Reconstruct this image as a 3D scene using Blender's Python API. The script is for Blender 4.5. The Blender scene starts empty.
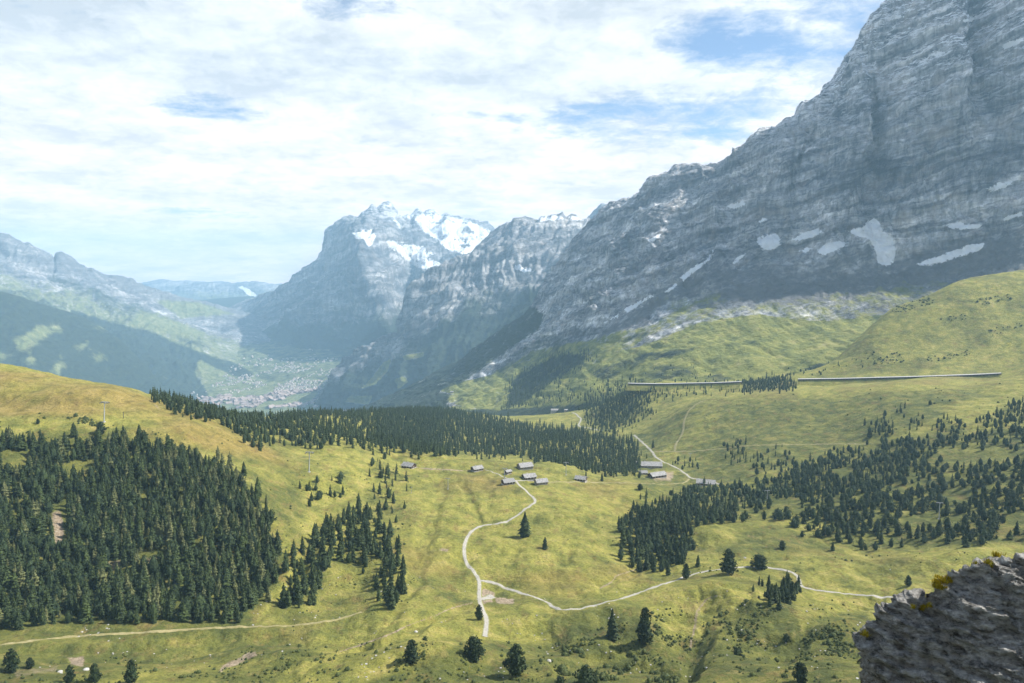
import bpy, math, random
import numpy as np
from mathutils import Vector, Matrix
from mathutils.bvhtree import BVHTree
SC = bpy.context.scene
COL = SC.collection
R = math.radians
rng = np.random.default_rng(7)
random.seed(7)
# ------------------------------------------------------------------ camera
F = 700.0; HY = 284.0
PITCH = math.atan((341.5-HY)/F)
CP, SP = math.cos(PITCH), math.sin(PITCH)
CZ = 300.0                                       # eye height, metres above the alp
def P(px, py, Y):
    """world point seen at photo position px,py at forward distance Y (numpy ok)"""
    u = (np.asarray(px, float)-512)/F; v = (341.5-np.asarray(py, float))/F
    t = Y/(CP+v*SP)
    return np.stack(np.broadcast_arrays(u*t, t*(CP+v*SP), CZ+t*(v*CP-SP)), -1)
def proj(p):
    x, y, z = p[..., 0], p[..., 1], p[..., 2]-CZ
    d = y*CP-z*SP; d = np.where(np.abs(d) < 1e-3, 1e-3, d)
    return 512+F*x/d, 341.5-F*(y*SP+z*CP)/d
# ------------------------------------------------------------------ noise
def _h(ix, iy, iz):
    h = (ix.astype(np.uint32)*np.uint32(374761393)) ^ (iy.astype(np.uint32)*np.uint32(668265263)) ^ (iz.astype(np.uint32)*np.uint32(2147483647-97))
    h = (h ^ (h >> np.uint32(13)))*np.uint32(1274126177)
    h = (h ^ (h >> np.uint32(15)))*np.uint32(2246822519)
    return h ^ (h >> np.uint32(16))
_G = np.random.default_rng(3).normal(size=(256, 3)); _G /= np.linalg.norm(_G, axis=1)[:, None]; _G = _G.astype(np.float32)
def pn3(x, y, z):
    """gradient noise, about -1..1"""
    x, y, z = [np.asarray(a, np.float64) for a in (x, y, z)]
    x, y, z = np.broadcast_arrays(x, y, z)
    fx, fy, fz = np.floor(x), np.floor(y), np.floor(z)
    ix, iy, iz = [a.astype(np.int64) for a in (fx, fy, fz)]
    x, y, z = [(a-b).astype(np.float32) for a, b in ((x, fx), (y, fy), (z, fz))]
    s = [a*a*a*(a*(a*6-15)+10) for a in (x, y, z)]
    def g(i, j, k):
        q = _G[_h(ix+i, iy+j, iz+k) & np.uint32(255)]
        return q[..., 0]*(x-i)+q[..., 1]*(y-j)+q[..., 2]*(z-k)
    def l(a, b, t): return a+(b-a)*t
    a = l(l(g(0,0,0), g(1,0,0), s[0]), l(g(0,1,0), g(1,1,0), s[0]), s[1])
    b = l(l(g(0,0,1), g(1,0,1), s[0]), l(g(0,1,1), g(1,1,1), s[0]), s[1])
    return l(a, b, s[2])*1.5
def fbm(x, y, z, sc, o=4, gain=.5, ridge=False):
    t = 0; a = 1.0; n = 0
    for i in range(o):
        k = 2.03**i/sc
        v = pn3(x*k+17*i, y*k-9*i, z*k+5*i)
        if ridge: v = 1-2*np.abs(v)
        t = t+a*v; n += a; a *= gain
    return t/n
def sstep(a, b, x):
    t = np.clip((x-a)/(b-a), 0, 1); return t*t*(3-2*t)
# ------------------------------------------------------------------ interpolation
def hermite(xs, ys, q):
    """smooth non-overshooting interpolation of the columns ys (n,...) at q"""
    xs = np.asarray(xs, float); ys = np.asarray(ys, float)
    d = np.diff(ys, axis=0)/np.diff(xs).reshape((-1,)+(1,)*(ys.ndim-1))
    m = np.zeros_like(ys); m[0] = d[0]; m[-1] = d[-1]
    if len(xs) > 2:
        same = d[1:]*d[:-1] > 0
        m[1:-1] = np.where(same, 2*d[1:]*d[:-1]/np.where(same, d[1:]+d[:-1], 1), 0)*.6+.4*(d[1:]+d[:-1])/2
    q = np.clip(q, xs[0], xs[-1])
    i = np.clip(np.searchsorted(xs, q, side='right')-1, 0, len(xs)-2)
    h = xs[i+1]-xs[i]; t = (q-xs[i])/h
    sh = (-1,)+(1,)*(ys.ndim-1); t = t.reshape(sh); h = h.reshape(sh)
    return ((2*t**3-3*t*t+1)*ys[i]+(t**3-2*t*t+t)*h*m[i]+(-2*t**3+3*t*t)*ys[i+1]+(t**3-t*t)*h*m[i+1])
def polymask(px, py, poly, soft=1.5):
    """1 inside poly, soft edge of `soft` px"""
    poly = np.asarray(poly, float)
    out = np.zeros(px.shape, np.float32)
    x0, y0 = poly.min(0)-soft*2; x1, y1 = poly.max(0)+soft*2
    s = (px > x0) & (px < x1) & (py > y0) & (py < y1)
    if not s.any(): return out
    x = px[s]; y = py[s]; ins = np.zeros(x.shape, bool); dm = np.full(x.shape, 1e9)
    for i in range(len(poly)):
        ax, ay = poly[i-1]; bx, by = poly[i]
        c = ((ay > y) != (by > y))
        with np.errstate(all='ignore'):
            ins ^= c & (x < (bx-ax)*(y-ay)/((by-ay) if by != ay else 1e-9)+ax)
        ex, ey = bx-ax, by-ay; L = ex*ex+ey*ey+1e-9
        t = np.clip(((x-ax)*ex+(y-ay)*ey)/L, 0, 1)
        dm = np.minimum(dm, np.hypot(x-ax-t*ex, y-ay-t*ey))
    sd = np.where(ins, dm, -dm)
    out[s] = sstep(-soft, soft, sd)
    return out
def linemask(px, py, pts, w):
    out = np.zeros(px.shape, np.float32)
    pts = np.asarray(pts, float)
    x0, y0 = pts.min(0)-3*w; x1, y1 = pts.max(0)+3*w
    s = (px > x0) & (px < x1) & (py > y0) & (py < y1)
    if not s.any(): return out
    x = px[s]; y = py[s]; dm = np.full(x.shape, 1e9)
    for i in range(len(pts)-1):
        ax, ay = pts[i]; bx, by = pts[i+1]
        ex, ey = bx-ax, by-ay; L = ex*ex+ey*ey+1e-9
        t = np.clip(((x-ax)*ex+(y-ay)*ey)/L, 0, 1)
        dm = np.minimum(dm, np.hypot(x-ax-t*ex, y-ay-t*ey))
    out[s] = 1-sstep(w*.4, w*1.3, dm)
    return out
# ------------------------------------------------------------------ objects
def mesh_obj(name, verts, faces, mats, parent=None, smooth=False, mi=None):
    me = bpy.data.meshes.new(name)
    verts = np.asarray(verts, np.float32).reshape(-1, 3)
    if isinstance(faces, np.ndarray):
        n, k = faces.shape
        me.vertices.add(len(verts)); me.vertices.foreach_set('co', verts.ravel())
        me.loops.add(n*k); me.loops.foreach_set('vertex_index', faces.astype(np.int32).ravel())
        me.polygons.add(n); me.polygons.foreach_set('loop_start', np.arange(0, n*k, k, dtype=np.int32))
        me.polygons.foreach_set('loop_total', np.full(n, k, np.int32))
        me.update(calc_edges=True)
    else:
        me.from_pydata([tuple(v) for v in verts], [], faces); me.update()
    for m in (mats if isinstance(mats, (list, tuple)) else [mats]): me.materials.append(m)
    if mi is not None: me.polygons.foreach_set('material_index', np.asarray(mi, np.int32))
    me.polygons.foreach_set('use_smooth', np.full(len(me.polygons), bool(smooth)))
    o = bpy.data.objects.new(name, me); COL.objects.link(o)
    if parent: o.parent = parent
    return o
def attr(o, name, arr):
    a = o.data.attributes.new(name, 'FLOAT_COLOR', 'POINT')
    if arr.shape[-1] == 3: arr = np.concatenate([arr, np.ones(arr.shape[:-1]+(1,))], -1)
    a.data.foreach_set('color', np.ascontiguousarray(arr, np.float32).ravel())
def tag(o, label=None, cat=None, group=None, kind=None):
    for k, v in (('label', label), ('category', cat), ('group', group), ('kind', kind)):
        if v: o[k] = v
    return o
def empty(name, loc, rz=0, label=None, cat=None, group=None):
    o = bpy.data.objects.new(name, None); COL.objects.link(o)
    o.empty_display_size = 1; o.location = loc; o.rotation_euler = (0, 0, rz)
    return tag(o, label, cat, group)
def grid_faces(nr, nc):
    i = np.arange(nr*nc).reshape(nr, nc)
    return np.stack([i[:-1, :-1], i[:-1, 1:], i[1:, 1:], i[1:, :-1]], -1).reshape(-1, 4)
class MB:
    """collects boxes, prisms and tubes into one mesh"""
    def __init__(s): s.v = []; s.f = []
    def add(s, v, f):
        k = len(s.v); s.v += [tuple(map(float, a)) for a in v]; s.f += [tuple(k+i for i in q) for q in f]
    def box(s, x0, x1, y0, y1, z0, z1):
        s.add([(x0,y0,z0),(x1,y0,z0),(x1,y1,z0),(x0,y1,z0),(x0,y0,z1),(x1,y0,z1),(x1,y1,z1),(x0,y1,z1)],
              [(0,3,2,1),(4,5,6,7),(0,1,5,4),(1,2,6,5),(2,3,7,6),(3,0,4,7)])
    def tube(s, a, b, r0, r1=None, n=8):
        r1 = r0 if r1 is None else r1
        a = Vector(a); b = Vector(b); d = (b-a).normalized()
        u = d.orthogonal().normalized(); w = d.cross(u)
        v = []
        for c, r in ((a, r0), (b, r1)):
            for i in range(n):
                t = 2*math.pi*i/n; v.append(c+(u*math.cos(t)+w*math.sin(t))*r)
        s.add(v, [(i, (i+1) % n, n+(i+1) % n, n+i) for i in range(n)]+[tuple(range(n-1, -1, -1)), tuple(range(n, 2*n))])
    def build(s, name, mat, parent=None, smooth=False):
        return mesh_obj(name, s.v, s.f, mat, parent, smooth)
# ------------------------------------------------------------------ material helpers
class NT:
    def __init__(s, name):
        s.m = bpy.data.materials.new(name); s.m.use_nodes = True; s.t = s.m.node_tree
        s.b = s.t.nodes['Principled BSDF']; s.b.inputs['Specular IOR Level'].default_value = .2; s.b.inputs['Roughness'].default_value = .9
        s.geo = s.n('ShaderNodeNewGeometry'); s.pos = s.geo.outputs['Position']
    def n(s, typ, **kw):
        x = s.t.nodes.new(typ)
        for k, v in kw.items(): setattr(x, k, v)
        return x
    def L(s, a, b):
        if hasattr(a, 'is_linked') or isinstance(a, bpy.types.NodeSocket): s.t.links.new(a, b)
        else: b.default_value = a
    def noise(s, scale, detail=4, rough=.55, vec=None, sc3=None, dist=0):
        x = s.n('ShaderNodeTexNoise'); x.inputs['Scale'].default_value = scale; x.inputs['Detail'].default_value = detail
        x.inputs['Roughness'].default_value = rough; x.inputs['Distortion'].default_value = dist
        v = vec or s.pos
        if sc3:
            mp = s.n('ShaderNodeMapping'); mp.inputs['Scale'].default_value = sc3; s.L(v, mp.inputs['Vector']); v = mp.outputs[0]
        s.L(v, x.inputs['Vector']); return x.outputs['Fac']
    def ramp(s, f, stops):
        x = s.n('ShaderNodeValToRGB'); e = x.color_ramp.elements
        while len(e) < len(stops): e.new(.5)
        for q, (p, c) in zip(e, stops):
            q.position = p; q.color = (*c, 1) if len(c) == 3 else c
        s.L(f, x.inputs[0]); return x.outputs[0]
    def mr(s, f, a, b, c=0., d=1.):
        x = s.n('ShaderNodeMapRange'); x.inputs[1].default_value = a; x.inputs[2].default_value = b
        x.inputs[3].default_value = c; x.inputs[4].default_value = d; s.L(f, x.inputs[0]); return x.outputs[0]
    def mix(s, f, a, b, mode='MIX'):
        x = s.n('ShaderNodeMix', data_type='RGBA', blend_type=mode)
        s.L(f, x.inputs[0]); 
        for k, c in ((6, a), (7, b)): s.L((*c, 1) if isinstance(c, tuple) and len(c) == 3 else c, x.inputs[k])
        return x.outputs[2]
    def math(s, op, a, b=0.):
        x = s.n('ShaderNodeMath', operation=op); s.L(a, x.inputs[0]); s.L(b, x.inputs[1]); return x.outputs[0]
    def attr(s, name):
        x = s.n('ShaderNodeAttribute', attribute_name=name)
        y = s.n('ShaderNodeSeparateColor'); s.L(x.outputs['Color'], y.inputs[0]); return y.outputs[0], y.outputs[1], y.outputs[2], x.outputs['Alpha']
    def bump(s, h, strength, dist, prev=None):
        x = s.n('ShaderNodeBump'); x.inputs['Strength'].default_value = strength; x.inputs['Distance'].default_value = dist
        s.L(h, x.inputs['Height'])
        if prev is not None: s.L(prev, x.inputs['Normal'])
        return x.outputs[0]
    def done(s, col, nrm=None, rough=None):
        s.L((*col, 1) if isinstance(col, tuple) and len(col) == 3 else col, s.b.inputs['Base Color'])
        if nrm is not None: s.L(nrm, s.b.inputs['Normal'])
        if rough is not None: s.b.inputs['Roughness'].default_value = rough
        return s.m
# ================================================================== materials
def mat_meadow():
    t = NT('meadow')
    tan, dirt, lush, _a = t.attr('cover')
    big = t.noise(.012, 5, .6); mid = t.noise(.055, 6, .65); fine = t.noise(.5, 6, .7); tuft = t.noise(1.9, 4, .7)
    c = t.ramp(mid, [(.28, (.115, .132, .028)), (.42, (.212, .215, .042)), (.56, (.315, .292, .062)), (.72, (.42, .34, .115))])
    g = t.ramp(mid, [(.3, (.048, .062, .018)), (.5, (.118, .130, .028)), (.7, (.22, .21, .046))])
    b = t.ramp(mid, [(.3, (.165, .130, .034)), (.5, (.285, .215, .055)), (.7, (.38, .285, .10))])
    sp_ = t.n('ShaderNodeSeparateXYZ'); t.L(t.pos, sp_.inputs[0]); cb_ = t.n('ShaderNodeCombineXYZ')
    t.L(t.math('MULTIPLY', sp_.outputs[0], .05), cb_.inputs[0]); t.L(t.math('MULTIPLY', sp_.outputs[1], .05), cb_.inputs[1]); t.L(t.math('MULTIPLY', sp_.outputs[2], .55), cb_.inputs[2])
    contour = t.noise(1.0, 5, .7, vec=cb_.outputs[0], dist=.6)
    c = t.mix(t.mr(t.math('ADD', big, t.math('MULTIPLY', lush, .5)), .45, .68), c, g)
    c = t.mix(t.mr(t.math('ADD', big, t.math('MULTIPLY', tan, .6)), .60, .90), c, b)
    c = t.mix(t.mr(t.noise(.075, 7, .75, sc3=(1, .5, 1)), .54, .68, 0, .75), c, (.215, .140, .050))
    c = t.mix(t.mr(t.noise(.33, 6, .75), .55, .68, 0, .6), c, (.040, .052, .018))
    c = t.mix(t.mr(contour, .56, .70, 0, .6), c, (.060, .066, .020)); c = t.mix(t.mr(contour, .44, .32, 0, .5), c, (.34, .26, .09))
    c = t.mix(t.mr(fine, .42, .66, .0, .75), c, t.mix(.5, c, (.030, .042, .010)))
    c = t.mix(t.mr(tuft, .55, .8, 0, .35), c, (.31, .27, .09))
    dc = t.ramp(t.noise(.35, 6, .7), [(.3, (.17, .125, .075)), (.55, (.33, .26, .18)), (.75, (.46, .39, .30))])
    c = t.mix(t.mr(t.math('ADD', dirt, t.math('MULTIPLY', t.noise(.16, 5, .7), .5)), .66, .86), c, dc)
    n = t.bump(t.noise(.12, 6, .65), .9, 3.6); n = t.bump(contour, .6, 1.2, n); n = t.bump(fine, 1., 1.5, n)
    return t.done(c, n)
def rock_core(t, light=1.0, tilt=.25, scale=1.0, warm=.0):
    k = scale
    sx = t.n('ShaderNodeSeparateXYZ'); t.L(t.pos, sx.inputs[0])
    warp = t.noise(.004*k, 4, .6)
    w = t.math('ADD', t.math('ADD', sx.outputs[2], t.math('MULTIPLY', sx.outputs[0], tilt)), t.math('MULTIPLY', warp, 130/k))
    cb = t.n('ShaderNodeCombineXYZ'); t.L(t.math('MULTIPLY', sx.outputs[0], .09), cb.inputs[0]); t.L(t.math('MULTIPLY', sx.outputs[1], .09), cb.inputs[1]); t.L(w, cb.inputs[2])
    strata = t.noise(.028*k, 6, .7, vec=cb.outputs[0])
    streak = t.noise(.030*k, 5, .65, sc3=(1, 1, .18))
    big = t.noise(.0042*k, 5, .6)
    f = t.math('ADD', t.math('MULTIPLY', strata, .5), t.math('ADD', t.math('MULTIPLY', streak, .28), t.math('SUBTRACT', t.math('MULTIPLY', big, .62), .16)))
    L_ = light
    c = t.ramp(f, [(.36, (.050*L_, .058*L_, .070*L_)), (.47, (.145*L_, .155*L_, .170*L_)), (.56, (.28*L_, .282*L_, .29*L_)), (.66, (.50*L_, .485*L_, .465*L_))])
    g1 = t.mr(t.math('ADD', t.math('MULTIPLY', t.math('SUBTRACT', strata, .5), t.mr(t.noise(.0065*k, 4, .6, sc3=(1, 1, 1.2)), .35, .62, .15, 1.25)), .5), .38, .62, .60, 1.28); g2 = t.mr(t.noise(.085*k, 5, .7, vec=cb.outputs[0]), .36, .64, .68, 1.25); g3 = t.mr(t.noise(.05*k, 5, .7, sc3=(1, 1, .13)), .38, .62, .52, 1.36)
    cc = t.n('ShaderNodeCombineColor'); gg = t.math('MULTIPLY', g1, t.math('MULTIPLY', g2, g3))
    for i in range(3): t.L(gg, cc.inputs[i])
    c = t.mix(1., c, cc.outputs[0], 'MULTIPLY')
    c = t.mix(t.mr(t.noise(.011*k, 4, .6), .52, .74, 0, .45+warm), c, (.33*L_, .27*L_, .22*L_))
    c = t.mix(t.mr(streak, .60, .72, 0, .6), c, (.055, .062, .072))
    n = t.bump(strata, 1., 22/k); n = t.bump(streak, .8, 12/k, n); n = t.bump(t.noise(.12*k, 6, .7), .9, 6/k, n)
    return c, n, strata, big
def mat_mountain(name, light=1., tilt=.25, scale=1., snowline=1e9, warm=0., speck=0., gspread=.4, gcol=None):
    """rock with painted-on cover: R snow, G grass, B forest, A scree"""
    t = NT(name)
    c, n, strata, big = rock_core(t, light, tilt, scale, warm)
    snow, grass, forest, scree = t.attr('cover')
    k = scale
    sc = t.ramp(t.noise(.05*k, 5, .6, sc3=(1, 1, .4)), [(.3, (.10, .102, .106)), (.6, (.15, .15, .152)), (.8, (.20, .195, .19))])  # scree tones lowered, standing in for cloud shade on the mountain foot
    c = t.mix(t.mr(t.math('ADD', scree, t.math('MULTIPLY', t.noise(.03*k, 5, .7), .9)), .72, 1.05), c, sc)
    gc = t.ramp(t.noise(.02*k, 6, .68), [(.3, (.075, .092, .026)), (.46, (.165, .178, .040)), (.58, (.25, .245, .060)), (.72, (.33, .29, .12))]) if gcol is None else t.ramp(t.noise(.02*k, 6, .68), gcol)
    c = t.mix(t.mr(t.math('ADD', grass, t.math('MULTIPLY', t.noise(.022*k, 7, .72), gspread)), .5+gspread*.42, .5+gspread*.62), c, gc)
    fc = t.ramp(t.noise(.035*k, 6, .75), [(.35, (.012, .021, .014)), (.55, (.028, .042, .022)), (.75, (.06, .075, .03))])
    c = t.mix(t.mr(t.math('ADD', forest, t.math('MULTIPLY', t.noise(.014*k, 7, .72), 1.0)), .86, 1.10), c, fc)
    sx = t.n('ShaderNodeSeparateXYZ'); t.L(t.geo.outputs['Normal'], sx.inputs[0])
    s = snow; sn_ = t.mr(t.math('ADD', snow, t.math('MULTIPLY', t.math('SUBTRACT', t.noise(.06*k, 8, .78), .5), 1.7)), .46, .58)
    if speck:
        led = t.math('MULTIPLY', t.mr(sx.outputs[2], .02, .30), t.mr(t.noise(.05*k, 6, .78, sc3=(.5, .5, 2.2)), .505, .545))
        zz = t.n('ShaderNodeSeparateXYZ'); t.L(t.pos, zz.inputs[0])
        led = t.math('MULTIPLY', led, t.mr(zz.outputs[2], snowline, snowline+speck))
        s = t.math('MAXIMUM', sn_, led)
    else: s = sn_
    sm = t.ramp(t.noise(.02*k, 5, .6), [(.3, (.80, .81, .83)), (.7, (.92, .93, .94))])
    c = t.mix(s, c, sm)
    return t.done(c, n)
def mat_simple(name, stops, scale, bump=None, rough=.9, detail=5, sc3=None):
    t = NT(name); f = t.noise(scale, detail, .65, sc3=sc3)
    c = t.ramp(f, stops); n = None
    if bump: n = t.bump(t.noise(scale*2.5, 5, .7), .8, bump)
    return t.done(c, n, rough)
M = {}
def foliage(name, a, b, c_):
    t = NT(name)
    f = t.noise(.21, 2, .5); g = t.noise(1.6, 3, .6); o_ = t.noise(.13, 2, .5, sc3=(1, 1, .01))
    col = t.mix(t.mr(f, .36, .64), a, b); col = t.mix(t.mr(o_, .52, .72, 0, .6), col, c_); col = t.mix(t.mr(o_, .48, .32, 0, .5), col, tuple(q*.55 for q in a))
    col = t.mix(t.mr(g, .47, .66, 0, .8), col, c_)
    t.b.inputs['Roughness'].default_value = .75
    return t.done(col)
M['spruce'] = foliage('spruce_needles', (.011, .022, .010), (.027, .043, .014), (.085, .115, .028))
M['pine'] = foliage('pine_needles', (.010, .021, .011), (.022, .038, .015), (.066, .094, .028))
M['larch'] = foliage('larch_needles', (.062, .078, .028), (.11, .118, .042), (.175, .18, .075))
M['shrub'] = foliage('shrub_leaves', (.035, .055, .018), (.060, .080, .022), (.12, .125, .035))
M['bark'] = mat_simple('bark', [(.3, (.06, .045, .035)), (.7, (.16, .13, .11))], 2)
M['gravel'] = mat_simple('pale_gravel', [(.3, (.27, .25, .215)), (.7, (.42, .39, .34))], .6, .03)
def mat_road(name, a, b, edge):
    t = NT(name); cr_, _g, _b, _a = t.attr('cover')
    c = t.ramp(t.noise(.6, 6, .7), [(.3, a), (.7, b)])
    c = t.mix(t.mr(t.math('ADD', cr_, t.math('MULTIPLY', t.noise(.55, 5, .7), .9)), 1.02, 1.28), c, edge)
    c = t.mix(t.mr(t.math('ADD', t.math('MULTIPLY', cr_, -1.6), t.noise(.22, 5, .7)), .46, .58, 0, .55), c, edge)
    return t.done(c, t.bump(t.noise(1.2, 5, .7), .8, .06))
M['gravel'] = mat_road('pale_gravel', (.25, .235, .205), (.40, .375, .33), (.20, .195, .07))
M['track'] = mat_simple('grassy_track', [(.3, (.18, .165, .06)), (.6, (.28, .24, .12)), (.8, (.34, .29, .18))], .4, .05)
M['asphalt'] = mat_simple('worn_concrete', [(.3, (.38, .37, .355)), (.7, (.52, .51, .49))], .5)
M['meadow'] = mat_meadow()
M['eiger'] = mat_mountain('limestone_face', 1.28, -.26, 1.0, snowline=CZ+600, speck=300., gspread=.8)
M['far_rock'] = mat_mountain('far_limestone', .80, -.2, .40, snowline=CZ+900, speck=400., gspread=.6)
M['valley'] = mat_mountain('valley_land', 1., .1, .75, gspread=1.0,
    gcol=[(.3, (.10, .125, .05)), (.5, (.18, .20, .08)), (.65, (.27, .27, .13)), (.8, (.38, .36, .24))])
def mat_crag():
    t = NT('dark_crag')
    a = t.noise(5.0, 9, .78, sc3=(.7, 1, 1.8)); b = t.noise(16, 6, .75); v = t.n('ShaderNodeTexVoronoi', feature='DISTANCE_TO_EDGE'); v.inputs['Scale'].default_value = 4.5
    mp = t.n('ShaderNodeMapping'); mp.inputs['Scale'].default_value = (1, 1, 2.2); mp.inputs['Rotation'].default_value = (.3, .5, 0); t.L(t.pos, mp.inputs[0])
    nz = t.noise(3, 4, .6); ad = t.n('ShaderNodeVectorMath', operation='ADD'); t.L(mp.outputs[0], ad.inputs[0]); t.L(nz, ad.inputs[1]); t.L(ad.outputs[0], v.inputs['Vector'])
    c = t.ramp(a, [(.36, (.070, .068, .062)), (.44, (.225, .218, .20)), (.52, (.43, .415, .38)), (.63, (.68, .66, .61))])
    c = t.mix(t.mr(b, .54, .66, 0, .8), c, (.36, .355, .345))
    c = t.mix(t.mr(t.noise(1.2, 6, .7), .60, .70, 0, .5), c, (.17, .12, .045))
    n = t.bump(a, 1., .30); n = t.bump(t.mr(v.outputs['Distance'], 0, .12), .6, .08, n); n = t.bump(b, .9, .07, n)
    return t.done(c, n)
M['crag'] = mat_crag()
M['lichen'] = foliage('yellow_herbs', (.30, .23, .02), (.42, .33, .03), (.16, .18, .03))
def flat(name, col, rough=.8, sc=1.5, var=.25):
    return mat_simple(name, [(.3, tuple(c*(1-var) for c in col)), (.7, tuple(min(1, c*(1+var)) for c in col))], sc, None, rough)
M['roof'] = flat('weathered_shingle_roof', (.27, .262, .255), .8, .5, .4)
M['roof_dark'] = flat('dark_slate_roof', (.24, .235, .23))
M['wood'] = flat('dark_larch_boards', (.075, .048, .032))
M['wood2'] = flat('grey_weathered_boards', (.20, .17, .145))
M['stone'] = flat('lime_washed_stone', (.36, .34, .32))
M['glass'] = flat('window_glass', (.03, .035, .04), .15)
M['white'] = flat('white_paint', (.78, .77, .75), .6)
M['steel'] = flat('galvanised_steel', (.34, .35, .36), .5)
M['steel_dark'] = flat('dark_steel', (.09, .095, .10), .5)
M['concrete'] = flat('pale_concrete', (.42, .41, .40), .8, .3, .3)
M['shade_wood'] = flat('dark_posts', (.10, .09, .085))  # plain dark colour of the gallery posts
# ================================================================== near terrain
CTRL = [  # (px, py, Y) seen ground points
 # left flank with the forest, up to the grassy brow
 (-250,690,330),(-250,600,450),(-250,470,620),(-250,375,800),(-250,335,950),(-250,360,1200),(-250,440,1500),
 (0,683,340),(0,622,430),(0,540,520),(0,450,620),(0,400,720),(0,367,810),(0,385,1000),(0,440,1300),
 (75,520,560),(75,430,680),(75,395,760),(75,380,830),(80,400,1050),
 (150,683,345),(150,622,450),(150,540,540),(150,450,660),(150,410,760),(150,396,830),(150,412,1050),(150,450,1400),
 (210,410,880),(210,425,1100),
 (250,683,350),(250,610,480),(250,500,620),(250,440,790),(255,424,950),(260,416,1100),(250,450,1500),
 (300,640,420),(300,600,500),(300,500,690),(300,450,860),(310,428,1050),(320,414,1350),(300,450,1800),
 (400,683,340),(400,640,410),(400,560,580),(400,490,800),(400,462,930),(400,452,980),(400,450,1150),(400,425,1500),(395,413,1900),(400,440,2400),
 (350,448,900),(350,432,1150),(360,414,1600),(350,450,2200),
 # the alp
 (500,683,345),(500,640,430),(500,600,515),(500,540,650),(500,500,770),(500,470,900),(500,461,960),(500,468,1030),(500,450,1350),(500,425,1850),(500,416,2150),(500,440,2700),
 (450,560,590),(450,470,890),(450,455,1000),(450,460,1100),(450,412,2100),
 (555,464,960),(560,500,790),(560,560,610),(560,462,1100),(560,445,1400),
 (600,683,330),(600,640,420),(600,600,520),(600,540,690),(600,500,840),(600,478,940),(600,476,1000),(600,470,1150),(600,440,1500),(600,418,1850),(600,405,2100),(600,420,2600),
 (560,415,2000),(560,430,2500),
 # the side valley with the farm
 (650,485,990),(650,474,1080),(650,462,1190),(650,440,1420),(650,412,1680),(650,390,1850),(645,386,1900),(640,395,2300),
 (700,500,870),(690,478,1080),(715,484,1000),(700,455,1210),(690,430,1350),(690,405,1520),(715,398,1600),(715,392,1700),(715,386,1760),(715,396,2200),
 # round grassy hump, railway shelf above it
 (760,450,1130),(760,425,1280),(760,395,1460),(760,392,1560),(760,386,1700),(770,396,2100),
 (830,443,1110),(830,420,1240),(830,388,1430),(830,387,1520),(830,382,1600),(830,385,1900),
 (900,430,1060),(900,405,1180),(900,381,1370),(900,380,1460),(900,378,1540),(910,356,1620),(900,318,1760),(893,309,1800),(893,330,2000),(900,350,2300),
 (1024,440,900),(1024,410,1050),(1024,377,1260),(1024,372,1380),(1010,375,1440),(1024,330,1600),(1024,290,1730),(1024,270,1830),(1024,290,2020),(1024,330,2400),
 (960,385,1290),(960,330,1660),(960,281,1830),(960,300,2020),
 (850,365,1660),(850,345,1760),(850,350,1950),(800,372,1720),(800,380,1950),
 (1250,440,850),(1250,380,1200),(1250,300,1500),(1250,230,1750),(1250,260,2000),
 # the wooded plateau on the right
 (700,560,610),(700,530,710),(760,500,850),(800,500,830),(800,470,990),(870,500,790),(870,455,1000),(940,500,760),(940,460,900),(1024,500,700),(1024,470,800),
 (640,560,640),(640,520,760),(650,500,860),
 # meadow and knolls at the foot
 (700,683,320),(700,640,405),(700,600,500),(680,579,560),(750,567,585),(800,577,560),(800,590,530),(740,600,490),(760,612,450),(720,590,520),
 (800,683,310),(800,640,380),(820,610,455),(850,594,520),(900,598,505),(900,560,590),(900,540,650),(960,560,560),(1024,560,550),(960,620,450),(1024,620,430),(900,640,380),(900,683,305),(1024,683,300),(1250,683,290),(1250,560,520),(1250,500,650),
 (650,640,420),(630,610,490),(560,610,500),(480,583,550),(485,635,440),(440,615,470),(380,600,500),
]
for a in (-250, 100, 400, 700, 1024, 1250):       # the slope falls away under the viewer
    CTRL += [(a, HY+700*.80, 90), (a, HY+700*.80, 170), (a, HY+700*.72, 235)]
for a in (-250, 0, 200, 400, 600): CTRL.append((a, 560 if a < 500 else 520, 3000))
for a in (750, 900, 1024, 1250): CTRL.append((a, 430, 3000))
def tps_fit(X, s, lam):
    n = len(X); d = np.linalg.norm(X[:, None]-X[None], axis=2)
    K = d*d*np.log(d+1e-9)+lam*np.eye(n); Pm = np.c_[np.ones(n), X]
    A = np.block([[K, Pm], [Pm.T, np.zeros((3, 3))]])
    return np.linalg.solve(A, np.r_[s, 0, 0, 0])
def tps_eval(X, w, q):
    out = np.empty(len(q)); n = len(X)
    for i in range(0, len(q), 60000):
        c = q[i:i+60000]; d2 = ((c[:, None]-X[None])**2).sum(2)
        out[i:i+60000] = (.5*d2*np.log(d2+1e-18))@w[:n]+w[n]+c@w[n+1:]
    return out
_c = np.array(CTRL, float); _p = P(_c[:, 0], _c[:, 1], _c[:, 2])
_X = np.c_[_p[:, 0]/_p[:, 1]*1.15, np.log(_p[:, 1]/300)*.85]; _s = (_p[:, 2]-CZ)/_p[:, 1]
_w = tps_fit(_X, _s, 2e-4)
NC = 1250
An = (np.linspace(-300, 1324, NC)-512)/F
Yn = np.concatenate([np.exp(np.linspace(math.log(60), math.log(280), 50))[:-1], np.exp(np.linspace(math.log(280), math.log(2900), 640))])
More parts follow.
